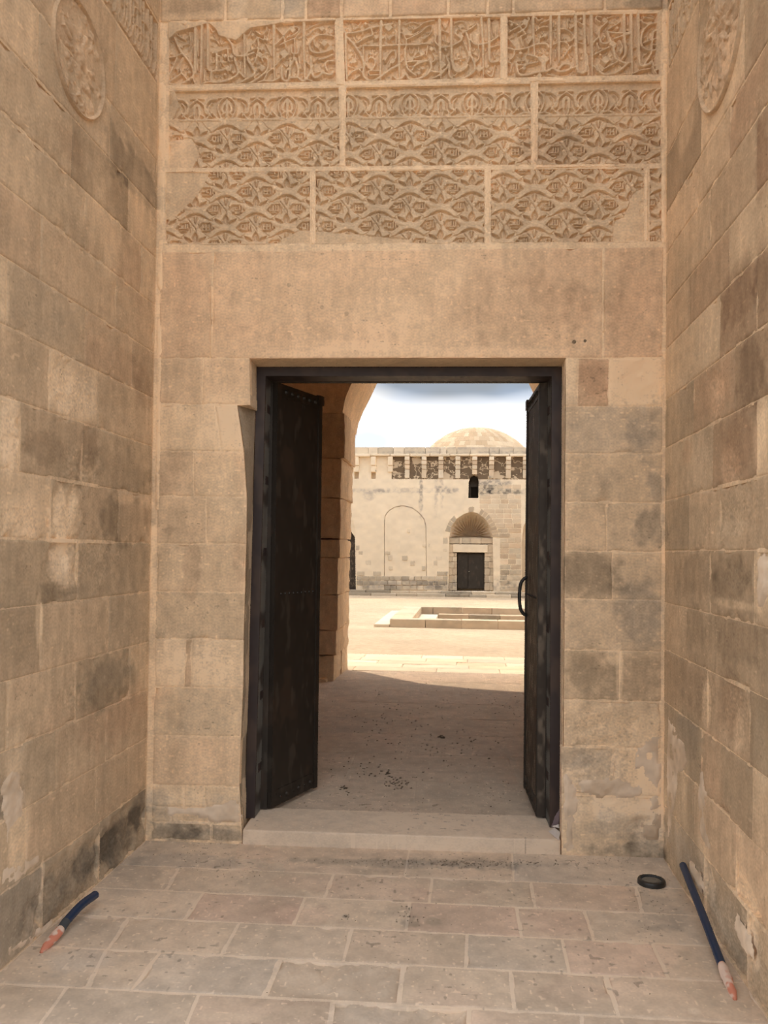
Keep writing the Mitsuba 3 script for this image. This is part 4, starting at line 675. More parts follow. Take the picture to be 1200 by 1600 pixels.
def roundel(fr, px_l, px_r, y_mid, px_b, y_b, label, seed):
    _, vbm = fr.uv(float(px_b), float(y_b)); 
    ua, ub = (float(fr.u_at(x, float(vbm)+.30)) for x in (px_l, px_r)); r = abs(ub-ua)/2; cu = (ua+ub)/2; cv = float(vbm)+r
    R = Relief(cu-r, cv-r, int(2*r/.002), int(2*r/.002), .002, .35); rr = np.random.default_rng(seed)
    for k in range(16):                         # a wheel of worn leaves around a boss
        a = k*math.pi/8
        for s in (-1, 1):
            th = np.linspace(0, 1, 6); rad = r*(.12+.72*th); ang = a + s*.45*np.sin(th*3.0)
            R.stroke(np.stack([cu+rad*np.cos(ang), cv+rad*np.sin(ang)], 1), (.022, .010), .9)
        R.dot((cu+.86*r*math.cos(a+.2), cv+.86*r*math.sin(a+.2)), .016, .85)
    R.dot((cu, cv), .05, 1.0); th = np.linspace(0, 2*math.pi, 60)
    X, Y = np.meshgrid(np.arange(R.H.shape[1])*.002+cu-r, np.arange(R.H.shape[0])*.002+cv-r); rad = np.hypot(X-cu, Y-cv)
    n = meshkit.fbm(np.stack([X, Y, X*0+seed], -1)*9, 4, seed); R.H = gaussian_filter(R.H, 1.2); m = ease(.42, .60, n); R.H = R.H*(1-m) + m*(.1+.9*meshkit.fbm(np.stack([X, Y, X*0], -1)*26, 3, 2))
    R.H = np.maximum(R.H, ease(r*.93, r*.95, rad))
    nr, na = 70, 150; s, t = np.meshgrid(np.linspace(0, 1, nr), np.linspace(0, 2*np.pi, na+1)); P = np.stack([cu + r*s*np.cos(t), cv + r*s*np.sin(t)], -1)
    Hh = .016 + (R.sample(P[..., 0], P[..., 1])-1)*.034; Hh = Hh - .012*ease(.985, 1.0, s); P = np.concatenate([P, P[:, -1:]], 1); Hh = np.concatenate([Hh, Hh[:, -1:]*0-.02], 1)
    V = fr.pt(P[..., 0], P[..., 1], Hh).reshape(-1, 3); i = np.arange(len(V)).reshape(na+1, nr+1)
    f = np.vstack([np.stack([i[:-1, :-1], i[:-1, 1:], i[1:, 1:]], -1).reshape(-1, 3), np.stack([i[:-1, :-1], i[1:, 1:], i[1:, :-1]], -1).reshape(-1, 3)]); tu, tv = code((.40, .60))
    put('carved_roundel', trimesh.Trimesh(V, f, process=False), 'stone', fr_name[id(fr)], True, uv=np.stack([P[..., 0].ravel()+25+tu, P[..., 1].ravel()+25+tv], 1), label=label)
roundel(LEFT, 80, 161, 110, 136, 195, 'worn carved roundel', 4)
roundel(RIGHTW, 1094, 1167, 110, 1113, 188, 'worn carved roundel', 6)
for fr_, key_, sg_ in ((LEFT, 'wall_left', -1), (RIGHTW, 'wall_right', 1)): joints_between(key_, fr_, sbox(-UEND if sg_ < 0 else 0.0, -0.1, 0.0 if sg_ < 0 else UEND, TOPZ), (.50, .48))
for P in ([(0, 1392), (40, 1370), (66, 1345), (58, 1332), (30, 1346), (0, 1352)], [(2, 1230), (18, 1200), (34, 1210), (40, 1260), (22, 1310), (4, 1330), (8, 1280)], [(10, 1500), (60, 1468), (92, 1444), (86, 1436), (50, 1456), (10, 1480)]): plaster_patch(LEFT, P)
for P in ([(1044, 1115), (1054, 1132), (1072, 1160), (1076, 1195), (1062, 1215), (1050, 1296), (1043, 1326), (1042, 1180)], [(1096, 1195), (1106, 1235), (1104, 1290), (1115, 1330), (1106, 1342), (1094, 1300), (1091, 1240)], [(1150, 1425), (1172, 1462), (1178, 1500), (1164, 1490), (1148, 1452)], [(1182, 872), (1199, 868), (1199, 960), (1184, 958)], [(1122, 936), (1165, 948), (1163, 957), (1124, 945)], [(1076, 1340), (1090, 1360), (1102, 1395), (1092, 1398), (1078, 1365)]): plaster_patch(RIGHTW, P)
# ceiling of the recess, and the ends of its side walls
struct('ceiling', 'flat stone soffit of the portal recess high above the frieze')
block('ceiling', 'slab', (-W2-.5, -2.0, TOPZ), (W2+.5, 0.4, TOPZ+.4), (.5, .55), step=.3)

# ================================================================== FLOOR OF THE RECESS
FLOOR = Frame([0, 0, 0], [1, 0, 0], [0, 0, 1]); FLOOR.z = np.array([0, 1.0, 0])
struct('floor', 'floor of the recess, rows of pale limestone paving slabs with light mortar joints')
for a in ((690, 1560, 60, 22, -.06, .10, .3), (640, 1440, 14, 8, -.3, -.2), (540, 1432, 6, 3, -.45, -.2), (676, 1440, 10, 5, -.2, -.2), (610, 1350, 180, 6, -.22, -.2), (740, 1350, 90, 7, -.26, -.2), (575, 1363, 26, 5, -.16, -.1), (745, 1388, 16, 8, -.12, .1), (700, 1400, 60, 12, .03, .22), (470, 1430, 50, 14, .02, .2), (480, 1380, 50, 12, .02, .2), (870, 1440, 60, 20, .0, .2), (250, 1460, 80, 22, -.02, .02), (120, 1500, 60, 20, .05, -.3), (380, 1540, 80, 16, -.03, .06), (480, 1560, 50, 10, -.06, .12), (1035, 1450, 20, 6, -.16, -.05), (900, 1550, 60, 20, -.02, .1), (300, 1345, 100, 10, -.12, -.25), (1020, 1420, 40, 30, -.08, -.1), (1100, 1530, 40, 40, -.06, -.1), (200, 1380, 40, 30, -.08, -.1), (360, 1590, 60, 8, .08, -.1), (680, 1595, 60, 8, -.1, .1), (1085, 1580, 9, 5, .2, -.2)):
    u, v = FLOOR.uv(float(a[0]), float(a[1])); u1, _ = FLOOR.uv(float(a[0]+a[2]), float(a[1])); _, v1 = FLOOR.uv(float(a[0]), float(a[1]-a[3]))
    FLOOR_BLOBS = globals().setdefault('FLOOR_BLOBS', []); FLOOR_BLOBS.append((float(u), float(v), abs(float(u1-u)), abs(float(v1-v)), a[4], a[5]))
def floor_color(p, n, uv):
    L = dr.floor(uv.x/64)/31.0; Hh = dr.floor(uv.y/64)/31.0
    m1 = fbm(p.x*4, p.y*4, p.z*4, 3); m2 = fbm(p.x*20, p.y*20, p.z*20, 3); m3 = noise(p.x*150, p.y*150, p.z*150)
    wob = 0.8*(m2-0.5) + 0.5*(m1-0.5)
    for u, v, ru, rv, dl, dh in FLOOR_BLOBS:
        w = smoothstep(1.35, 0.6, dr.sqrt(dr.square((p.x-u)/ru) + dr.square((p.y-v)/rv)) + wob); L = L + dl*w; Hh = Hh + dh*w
    Hh = dr.clip(Hh + .25*(m1-.5), 0, 1); grey, sand, pink = mi.Color3f(.46, .405, .345), mi.Color3f(.50, .41, .32), mi.Color3f(.50, .375, .30)
    col = mix(mix(grey, sand, dr.clip(2*Hh, 0, 1)), pink, dr.clip(2*Hh-1, 0, 1)); speck = smoothstep(.86, .92, noise(p.x*70+5, p.y*70)); dark = smoothstep(.84, .92, noise(p.x*48+50, p.y*48))*smoothstep(.5, .6, m1)
    return col*dr.clip((.52+.96*dr.clip(L, 0, 1))*(.82+.36*m1)*(.84+.32*m2)*(.94+.12*m3)*(1+.3*speck)*(1-.35*dark), .02, 1.4)
def floor_relief(p, n, uv): return 0.0014*fbm(p.x*40, p.y*40, p.z*40, 3) + 0.0025*fbm(p.x*12, p.y*12, p.z*12, 2)
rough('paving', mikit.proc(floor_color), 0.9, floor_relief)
put('bed', boxm((-W2-.3, -2.1, -.14), (W2+.3, 0.02, -.045)), 'paving', 'floor', tone=(.5, .36))
lines = [((233, 1311), (1036, 1342)), ((210, 1352), (897, 1381)), ((245, 1391), (1083, 1430)), ((200, 1433), (1100, 1478)), ((165, 1483.5), (1120, 1533)), ((28, 1538), (1153, 1598))]
fl = [on_level([a[0], b[0]], [a[1], b[1]], 0.0)[:, :2] for a, b in lines]
fl[0] = np.array([[-1.3, 0.0], [1.3, 0.0]])
gap = fl[5]-0; dlt = np.array([0, (fl[4][:, 1].mean()-fl[5][:, 1].mean())*1.02])
while fl[-1][:, 1].min() > -2.05: fl.append(fl[-1]-dlt)
fj = [[(458, 447), (371, 357), (640, 632), (800, 803)], [(280, 259), (522, 507), (675, 671), (830, 837), (993, 1003)], [(318, 287), (477, 459), (641, 634), (806, 815), (913, 928)], [(201, 168), (374, 346), (550, 536), (730, 727), (878, 890), (1018, 1045)], [(166, 136), (250, 205), (438, 412), (631, 624), (797, 804), (945, 967)], [(105, 52), (311, 280), (519, 510), (734, 732), (908, 913)]]
def fy(L, x): return float(np.interp(x, *zip(*sorted([(L[0][0], L[0][1]), (L[1][0], L[1][1])])))) if False else float(L[0][1] + (L[1][1]-L[0][1])*(x-L[0][0])/(L[1][0]-L[0][0]))
def fx_at(px, L):                               # where the column px crosses a joint line on the floor
    x = 0.0
    for _ in range(30):
        y = fy(L, x); a = np.array([0.0, y, 0]) - CAM; k = (px-600.0)/F; x = float(-((a @ RIGHT) - k*(a @ _f))/(RIGHT[0] - k*_f[0]))
    return x
def wall_x(y): return (-W2 + AY[0]*y - .003, W2 + AY[0]*y + .003)
tt = {(1, 2): (.58, .6), (2, 1): (.58, .82), (2, 3): (.58, .85), (4, 3): (.57, .46), (4, 5): (.52, .5), (3, 4): (.55, .3), (3, 0): (.58, .4)}
for k in range(len(fl)-1):
    T_, B_ = fl[k], fl[k+1]
    if k < 6: xt = [fx_at(a, T_) for a, b in fj[k]]; xb = [fx_at(b, B_) for a, b in fj[k]]
    else: xt = xb = [-.98 + .5*i + (.26 if k % 2 else 0) for i in range(5)]
    yl = fy(T_, -1.3); yb = fy(B_, -1.3); xt = [wall_x(yl)[0]] + xt + [wall_x(yl)[1]]; xb = [wall_x(yb)[0]] + xb + [wall_x(yb)[1]]
    for i in range(len(xt)-1):
        g = .0036 if k else .002; q = [(xb[i]+g, fy(B_, xb[i])+g), (xb[i+1]-g, fy(B_, xb[i+1])+g), (xt[i+1]-g, fy(T_, xt[i+1])-g), (xt[i]+g, fy(T_, xt[i])-g)]
        broken = {(4, 3): .010, (5, 3): .012}.get((k, i), 0)
        hf = (lambda u, v, b=broken: -b*np.abs(2*ease(.3, .7, meshkit.fbm(np.stack([u*14, v*5, u*0], -1), 3, 8))-1)*1.2) if broken else None
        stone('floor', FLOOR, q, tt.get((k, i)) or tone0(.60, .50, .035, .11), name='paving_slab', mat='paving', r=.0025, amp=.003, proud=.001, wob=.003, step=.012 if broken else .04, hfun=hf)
joints_between('floor', FLOOR, sbox(-W2-.2, -2.08, W2+.2, 0.0), (.92, .40), 'paving')
# the step below the door
struct('threshold_step', 'pale limestone step below the open doorway')
u0, _ = BACK.uv(379.0, 1315.0); u1, _ = BACK.uv(875.5, 1330.0)
block('threshold_step', 'step_stone', (u0, -.014, -.05), (u1, .36, Z_STEP), (.84, .42), mat='paving', step=.03, r=.010, amp=.004, freq=12, chip=.006)

# ================================================================== THE DOOR: steel frame and two leaves folded inward
fk = 'door_frame'; struct(fk, 'dark brown steel door frame set back in the stone opening')
DEP = 0.145
put('jamb', extrude_on(BACK, Polygon([fo[0], fi[0], fi[3], fo[3]]), HF, HF-.014), 'frame_paint', fk)
put('jamb', extrude_on(BACK, Polygon([fo[1], fi[1], fi[2], fo[2]]), HF, HF-.014), 'frame_paint', fk)
put('head', extrude_on(BACK, Polygon([fo[0], fo[1], fi[1], fi[0]]), HF+.001, HF-.014), 'frame_paint', fk)
for s, (a, b) in ((1, (fi[0], fi[3])), (-1, (fi[1], fi[2]))):
    w = .010*s; put('inner_return', extrude_on(BACK, Polygon([(a[0]-w, a[1]), (a[0], a[1]), (b[0], b[1]), (b[0]-w, b[1])]), HF-.014, HF-DEP), 'frame_return', fk, label='grey inner return')
put('inner_return', extrude_on(BACK, Polygon([fi[0], fi[1], fi[1]+[0, .010], fi[0]+[0, .010]]), HF-.014, HF-DEP), 'frame_paint', fk)
for s, a, b in ((1, fi[0], fi[3]), (-1, fi[1], fi[2])):
    for k in range(6):                          # weld plates on the returns
        t = .07 + .165*k; c = a + (b-a)*t
        put('weld_plate', boxm((min(c[0], c[0]+.003*s), -HF+.06, c[1]-.022), (max(c[0], c[0]+.003*s), -HF+.13, c[1]+.022), None, .001), 'frame_paint', fk)
HY = -(HF-DEP)                                   # depth of the hinge line
for s, a in ((1, fi[0]), (-1, fi[1])):
    lo, hi = sorted((a[0]-.05*s, a[0]+.012*s)); put('gap_cover', boxm((lo, HY+.0005, Z_STEP+.004), (hi, HY+.03, fi[0][1]+.05)), 'steel', fk)  # strips added behind the frame to block light leaking past each leaf
put('head_stop', boxm((fi[0][0], HY+.0005, fi[0][1]-.004), (fi[1][0], HY+.03, fi[0][1]+.06)), 'steel', fk)
def leaf(key, hinge_px, far_px, nx, label, mat, width):
    """One leaf: hinge_px top and bottom of the hinge corner, far_px top and bottom of the free edge; nx the way its outer face looks."""
    tag(key, label, None, None, 'structure')
    (xt, yt), (xb, yb) = hinge_px; ut, vt = BACK.uv(xt, yt, -HY); ub, vbt = BACK.uv(xb, yb, -HY); vbt = max(float(vbt), Z_STEP+.008); uh = float(ut+ub)/2
    best = min(np.linspace(HY+.45, HY+1.0, 200), key=lambda y: abs(float(BACK.uv(far_px[0][0], far_px[0][1], -y)[1])-float(vt)) + abs(float(BACK.uv(far_px[1][0], far_px[1][1], -y)[1])-vbt))
    uf = .5*(float(BACK.uv(far_px[0][0], far_px[0][1], -best)[0]) + float(BACK.uv(far_px[1][0], far_px[1][1], -best)[0]))
    d = np.array([uf-uh, best-HY, 0]); W = float(np.linalg.norm(d)); d /= W; nrm = np.array([d[1], -d[0], 0])*nx
    fr = Frame([uh, HY, 0], d*nx, nrm); S = lambda u: (u if nx > 0 else -u); v0, v1, th = vbt, float(vt), .042
    def slab(u0, u1, a, b, h0, h1): lo, hi = sorted((S(u0), S(u1))); return extrude_on(fr, sbox(lo, a, hi, b), h0, h1)
    put('panel', slab(0.0, W, v0, v1, -.0005, -th), mat, key)
    put('stile', slab(0.001, .045, v0+.002, v1-.002, .004, 0), 'steel', key); put('stile', slab(W-.035, W+.004, v0-.004, v1-.012, .006, -th-.004), 'steel', key, label='dark angle iron on the free edge')
    put('rail', slab(.047, W-.037, v1-.075, v1-.002, .003, 0), 'steel', key); put('rail', slab(.047, W-.037, v0+.002, v0+.09, .003, 0), 'steel', key)
    put('lug', slab(W-.045, W+.018, v1-.05, v1+.006, .010, -th-.004), 'steel', key)
    vm = v0 + (v1-v0)*.50
    big = lathe([(.0001, .012), (.007, .011), (.012, .006), (.014, 0)], 12); small = lathe([(.0001, .006), (.005, .004), (.0065, 0)], 10)
    def stud(m, u, v, h=.003):
        R = np.eye(4); z = fr.n; x = fr.e; R[:3, 0], R[:3, 1], R[:3, 2], R[:3, 3] = x, np.cross(z, x), z, fr.pt(S(u), v, h); q = m.copy(); q.apply_transform(R); return q
    for k in range(6): put('rivet', stud(big, .09+(W-.17)*k/5, v1-.04), 'black_metal', key, smooth=True)
    for k in range(6): put('rivet', stud(big if k % 2 else small, .09+(W-.17)*k/5, v0+.045), 'steel', key, smooth=True)
    for k in range(9): put('rivet', stud(small, .07+(W-.14)*k/8, vm, 0.0), 'black_metal', key, smooth=True)
    return fr, S, W, v0, v1, vm
leaf('door_1', [(436.0, 597.0), (420.0, 1282.0)], [(502.0, 640.0), (494.0, 1228.5)], 1, 'left door leaf, dark sheet iron with rivets along the top, swung inward', 'steel', .72)
fr, S, W, v0, v1, vm = leaf('door_2', [(844.0, 598.0), (838.5, 1296.0)], [(823.0, 641.0), (820.5, 1229.0)], -1, 'right door leaf, weathered brown iron sheet with a pull handle, swung inward', 'old_leaf', .74)
hv = float(BACK.uv(821.0, 931.0, -(HY+W))[1]); hr = .115
path = [fr.pt(S(W-.06), hv+hr, .0), fr.pt(S(W-.06), hv+hr*.93, .018)] + [fr.pt(S(W-.06), hv+hr*.85*math.cos(a), .018+.028*math.sin(a)**.7) for a in np.linspace(.25, math.pi-.25, 12)] + [fr.pt(S(W-.06), hv-hr*.93, .018), fr.pt(S(W-.06), hv-hr, .0)]
put('pull_handle', tube(path, .010, 10), 'black_metal', 'door_2', smooth=True, label='black curved pull handle')

# ================================================================== SMALL THINGS ON THE FLOOR
def conduit(key, label, blue, pink, r, tape=None):
    tag(key, label, 'conduit')
    put('blue_sleeve', tube(curve(blue, 6), r, 18), 'blue_pvc', key, smooth=40, label='dark blue plastic sleeve'); put('dark_end_disc', tube([blue[0]+(blue[0]-blue[1])*.002, blue[0]+(blue[0]-blue[1])*.006/np.linalg.norm(blue[0]-blue[1])], r*.72, 14), 'unlit_black', key)  # the end disc is black to paint in the dark hollow
    if tape is not None: put('tape', tube(curve(tape, 4), r*1.03, 16), 'grey_tape', key, smooth=40, label='dark grey wrapped joint')
    n = len(pink); c = curve(pink, 5); rr = np.interp(np.linspace(0, 1, len(c)), [0, .45, .8, 1], [r*1.06, r*1.12, r*.85, r*.35]); m = tube(c, rr, 16); V = np.asarray(m.vertices); V += (meshkit.fbm(V*60, 3, 2)[:, None]-.5)*.008
    put('pink_end', trimesh.Trimesh(V, m.faces, process=False), 'pink_paint', key, smooth=True, label='chipped pink plaster-covered end')
B = on_level(1149.0, 1562.0, .004); uT, vT = RIGHTW.uv(1067.0, 1352.0, .022); Tp = RIGHTW.pt(float(uT), float(vT), .022); M = B + (Tp-B)*.205
conduit('blue_conduit', 'long straight dark blue conduit leaning from the paving to the right wall', [Tp, Tp*.5+M*.5+np.array([0, 0, .004]), M], [M, M*.5+B*.5, B], .0155)
Tl = on_level(149.0, 1398.0, .055); Bl = on_level(64.0, 1488.0, .004); M1 = on_level(103.0, 1440.0, .040); M2 = on_level(95.0, 1452.0, .032)
conduit('blue_conduit_001', 'short bent dark blue conduit with a pink end beside the left wall', [Tl, (Tl+M1)/2+np.array([0, 0, .010]), M1], [M2, (M2*.6+Bl*.4), Bl], .0165, [M1, (M1+M2)/2, M2])
gl = on_level(1018.0, 1381.0, 0.0); tag('ground_light', 'round black uplight with a glass lens set in the paving near the right corner', 'floor lamp')
def moved(m, p): m = m.copy(); m.apply_translation(p); return m
put('rim', moved(lathe([(.030, .001), (.062, .001), (.062, .014), (.059, .021), (.050, .024), (.047, .022), (.046, .017)], 48), gl), 'black_metal', 'ground_light', smooth=40)
put('lens', moved(lathe([(.0462, .016), (.036, .0195), (.02, .021), (.0001, .0215)], 48), gl), 'lens', 'ground_light', smooth=True, label='dull glass lens')
put('gasket', moved(lathe([(.047, .0195), (.0455, .0215), (.044, .0195)], 48), gl), 'grey_tape', 'ground_light', smooth=True)
for k in range(4): a = k*math.pi/2+.5; put('screw', moved(lathe([(.0001, .0022), (.0024, .0016), (.003, 0)], 8), gl+np.array([.0545*math.cos(a), .0545*math.sin(a), .0222])), 'grey_tape', 'ground_light')
def plate(pts, t, key, mat): n = np.cross(pts[1]-pts[0], pts[2]-pts[0]); n /= np.linalg.norm(n); P = np.vstack([pts, pts+n*t]); return put(key, trimesh.convex.convex_hull(P), mat)
P = np.array([on_level(x, y, Z_STEP+z) for x, y, z in ((857, 1299, .002), (866, 1293, .03), (875, 1300, .02), (873, 1313, .004))]); P[:, 1] += 0.0
tag(plate(P, .0015, 'paper_scrap', 'paper'), 'torn white scrap lying on the step at the foot of the right jamb', 'paper scrap')
P = np.array([on_level(x, y, Z_STEP+z) for x, y, z in ((861, 1291, .035), (873, 1288, .045), (874, 1294, .030))]); tag(plate(P, .0015, 'paper_scrap_001', 'paper'), 'small folded white scrap above the larger one at the foot of the right jamb', 'paper scrap')
ur, vr = BACK.uv(np.array([862., 873, 874, 866]), np.array([1290., 1288, 1262, 1275]), HF+.012); P = BACK.pt(ur, vr, HF+.012); P[2:, 1] -= .012
tag(plate(P, .0015, 'metal_flashing', 'lilac_flashing'), 'bent lilac grey flap of sheet metal at the foot of the right door jamb', 'flashing')
def crumbs(key, label, spots, z):
    ms = []
    for (px, py, n, sx, sy, s0, s1) in spots:
        for _ in range(n):
            p = on_level(px+RNG.normal()*sx, py+RNG.normal()*sy, z); m = trimesh.creation.icosahedron(); m.apply_scale([RNG.uniform(s0, s1), RNG.uniform(s0, s1), RNG.uniform(s0, s1)*.6]); m.apply_transform(trimesh.transformations.rotation_matrix(RNG.uniform(0, 6), [0, 0, 1])); m.apply_translation(p+[0, 0, s0*.3]); ms.append(m)
    put(key, join(*ms), 'dirt'); tag(key, label, 'debris', None, 'stuff')
crumbs('floor_debris', 'dark crumbs of earth and grit scattered on the recess paving below the step', [(740, 1349, 220, 70, 3.0, .0012, .0045), (600, 1346, 90, 90, 2.5, .001, .003), (690, 1360, 40, 50, 8, .001, .004), (640, 1430, 40, 12, 8, .001, .004), (540, 1432, 10, 4, 3, .001, .004), (650, 1460, 60, 130, 50, .0008, .0025), (360, 1360, 40, 40, 10, .001, .003), (1020, 1440, 40, 20, 30, .001, .003), (960, 1346, 40, 25, 3, .001, .003), (300, 1335, 40, 30, 8, .001, .003)], .0015)

# ================================================================== THE PASSAGE BEHIND THE DOOR
ZP = Z_STEP - .015
IN = -0.36                                       # the frame's wall ends here; behind it the opening widens
struct('wall_entrance', 'inner thickness of the entrance wall, behind the door leaves')
for k, (a0, a1, z0, z1) in enumerate(((-3.4, -1.16, -.2, 5.4), (.98, 3.4, -.2, 5.4), (-1.16, .98, 2.95, 5.4))):
    block('wall_entrance', 'masonry', (a0, .361, z0), (a1, 1.25, z1), (.48, .55), step=.2, frame=None, amp=.004)
b1 = ab(on_level(513.0, 1064.0, ZP))[1]; b2 = ab(on_level(543.0, 1044.5, ZP))[1]
PB1 = plane_b(b1)
struct('passage_floor', 'floor of the shaded passage behind the door, large pale slabs, dusty')
put('mortar_bed', boxm((-3.4, .30, -.15), (3.6, b2-.1, ZP-.003)), 'paving', 'passage_floor', tone=(.50, .45))
rp = np.random.default_rng(12); b = .37; k = 0
while b < b2 - .15:
    d = min(.62 + .1*rp.random(), b2-.05-b); a = -1.9 - (.4 if k % 2 else 0)
    while a < 2.6:
        w = .78 + .35*rp.random(); m, uv = dressed(FLOOR, rect(a, a+w, b, b+d, .0014), (0, 0), step=.2, r=.003, amp=.003, wob=.002); V = np.asarray(m.vertices); V[:, 2] += ZP
        tu, tv = code(tone0(.47, .52, .025, .08)); uv = uv + np.array([tu, tv]); put('slab', m, 'paving', 'passage_floor', True, uv=uv); a += w
    b += d; k += 1
struct('passage_wall_left', 'left wall of the passage behind the door'); struct('passage_wall_right', 'right wall of the passage behind the door'); struct('passage_ceiling', 'plastered ceiling of the passage behind the door')
block('passage_wall_left', 'masonry', (-3.8, 1.0, -.2), (-3.3, b2, 5.4), (.52, .56), step=.4, frame='Q', amp=.01)
block('passage_wall_right', 'masonry', (3.1, 1.0, -.2), (3.6, b2, 5.4), (.52, .56), step=.4, frame='Q', amp=.01)
block('passage_ceiling', 'vault_slab', (-3.8, .36, 5.4), (3.6, b2+.05, 5.8), (.62, .56), step=.5, frame='Q', amp=.01)
# the arch on the courtyard side: piers of rough blocks, plastered above the springing
struct('wall_arch', 'wall with a pointed arch opening from the passage to the courtyard')
ys = [645, 716, 778, 842, 872, 930, 985, 1024, 1064]
zs = [float(PB1.uv(530.0, y)[1]) for y in ys]; zs[-1] = ZP-.05
edge = [(645, 540), (676, 539), (700, 537), (717, 534.5), (745, 533), (778, 532.5), (809, 532), (865, 531), (891, 525), (905, 529), (933, 528.5), (975, 527), (1010, 525), (1045, 521.5), (1064, 518)]
outer = [(645, 557), (662, 556), (690, 554.5), (712, 553), (745, 551), (778, 550), (842, 548), (905, 546.5), (975, 545.5), (1044, 543)]
P2 = plane_b(b2)
for k in range(8):
    ym = (ys[k]+ys[k+1])/2; a1 = float(PB1.u_at(edge_px(edge, ym), (zs[k]+zs[k+1])/2)); a2 = float(P2.u_at(edge_px(outer, max(ym-6, 646)), (zs[k]+zs[k+1])/2)); aa = max(a1, a2) if abs(a1-a2) < .06 else (a1+a2)/2
    bm = (b1+b2)/2 + RNG.uniform(-.12, .12); t = [(.40, .62), (.42, .58), (.40, .66), (.44, .62), (.38, .60), (.42, .62), (.42, .66), (.42, .55)][k]
    block('wall_arch', 'pier_stone', (a1-1.25, b1, zs[k+1]+.0008), (a1, bm, zs[k]-.0008), t, step=.035, frame='Q', r=.009, amp=.014, freq=7, chip=.034)
    block('wall_arch', 'pier_stone', (a1-1.25, bm+.003, zs[k+1]+.0008), (a2, b2, zs[k]-.0008), (t[0]+.10, t[1]-.04), step=.035, frame='Q', r=.009, amp=.020, freq=9, chip=.040)
block('wall_arch', 'pier_stone', (a1-1.2, b1-.10, ZP-.05), (float(PB1.u_at(512.0, ZP)), b1+.05, ZP+.035), (.44, .5), step=.05, frame='Q', r=.012, amp=.008)
pl = [(596.0, 590.6), (624, 577.5), (644.6, 567), (662, 560), (680, 556.5)]
cA = float(P2.u_at(705.5, 3.0)); zsp = float(P2.uv(558.0, 668.0)[1])
prof = [(cA - float(P2.uv(x, y)[0]), float(P2.uv(x, y)[1])) for y, x in pl[::-1]]          # half width against height, read off the outer edge
prof[0] = (prof[0][0], zsp-.10); w_, z_ = prof[-1]
ww = [p[0] for p in prof] + [w_*.72, w_*.42, w_*.14, 0]; zz = [p[1] for p in prof] + [z_+.27, z_+.50, z_+.64, z_+.68]
def archpoly(cx, grow=0.0, dz=0.0): return [(cx-w-grow, z+dz) for w, z in zip(ww, zz)] + [(cx+w+grow, z+dz) for w, z in list(zip(ww, zz))[-2::-1]]
zi = zs[0]
solid = sbox(-3.8, zi, 3.6, 5.5)
def spandrel(polyA, polyB):
    """The plastered wall above the piers: front and back faces, and the soffit between the two outlines of the arch."""
    ms = []
    for P_, h in ((polyA, -b1), (polyB, -b2)):
        s_ = sbox(-3.8, zi-.001, 3.6, 5.5).difference(Polygon(P_ + [(P_[-1][0], -1), (P_[0][0], -1)]).buffer(0)); f0 = Frame([0, 0, 0], AX, -AY)
        ms.append(extrude_on(f0, s_, h, h+(-.02 if h == -b1 else .02)))
    A_, B_ = np.array(polyA), np.array(polyB); n = 9; rows = [A_*(1-t)+B_*t for t in np.linspace(0, 1, n)]; V = np.vstack([Q(r[:, 0], r[:, 0]*0+b1+(b2-b1)*t, r[:, 1]) for r, t in zip(rows, np.linspace(0, 1, n))]); m = len(A_); i = np.arange(n*m).reshape(n, m)
    ms.append(trimesh.Trimesh(V, np.vstack([np.stack([i[:-1, :-1], i[1:, :-1], i[1:, 1:]], -1).reshape(-1, 3), np.stack([i[:-1, :-1], i[1:, 1:], i[:-1, 1:]], -1).reshape(-1, 3)]), process=False)); return join(*ms)
put('plastered_spandrel', spandrel(archpoly(cA, .02, .12), archpoly(cA)), 'stone', 'wall_arch', tone=(.62, .62), label='smooth warm plaster above the piers')
block('wall_arch', 'core_block', (-3.8, b1+.02, zi), (a1-.25 if False else cA-ww[0]-.35, b2-.03, 5.45), (.5, .55), step=.5, frame='Q', amp=.002)
block('wall_arch', 'core_block', (cA+ww[0]+.35, b1+.02, zi), (3.6, b2-.03, 5.45), (.5, .55), step=.5, frame='Q', amp=.002)
block('wall_arch', 'core_block', (cA-ww[0]-.36, b1+.02, zz[-1]+.25), (cA+ww[0]+.36, b2-.03, 5.45), (.5, .55), step=.5, frame='Q', amp=.002)
block('wall_arch', 'pier_mass', (-3.8, b1+.01, ZP-.1), (a1-1.24, b2, zi), (.42, .6), step=.3, frame='Q', amp=.006)
aR = cA + ww[0] + .02
for k in range(8): block('wall_arch', 'pier_stone', (aR, b1, zs[k+1]+.0008), (aR+1.2, b2, zs[k]-.0008), tone0(.44, .6, .03, .05), step=.06, frame='Q', r=.018, amp=.012, chip=.02)
block('wall_arch', 'pier_mass', (aR+1.19, b1+.01, ZP-.1), (3.6, b2, zi), (.42, .6), step=.3, frame='Q', amp=.006)
crumbs('passage_debris', 'dark grit and twigs scattered over the dusty passage floor', [(650, 1130, 160, 90, 34, .003, .009), (620, 1225, 40, 12, 5, .003, .008), (600, 1210, 12, 8, 3, .004, .012), (540, 1232, 12, 5, 3, .003, .010), (690, 1152, 6, 4, 1, .006, .016), (648, 1280, 8, 4, 2, .003, .008), (620, 1292, 8, 6, 1, .003, .008), (700, 1190, 60, 80, 40, .002, .006), (560, 1205, 12, 20, 6, .003, .009), (800, 1105, 30, 20, 8, .003, .008)], ZP+.001)

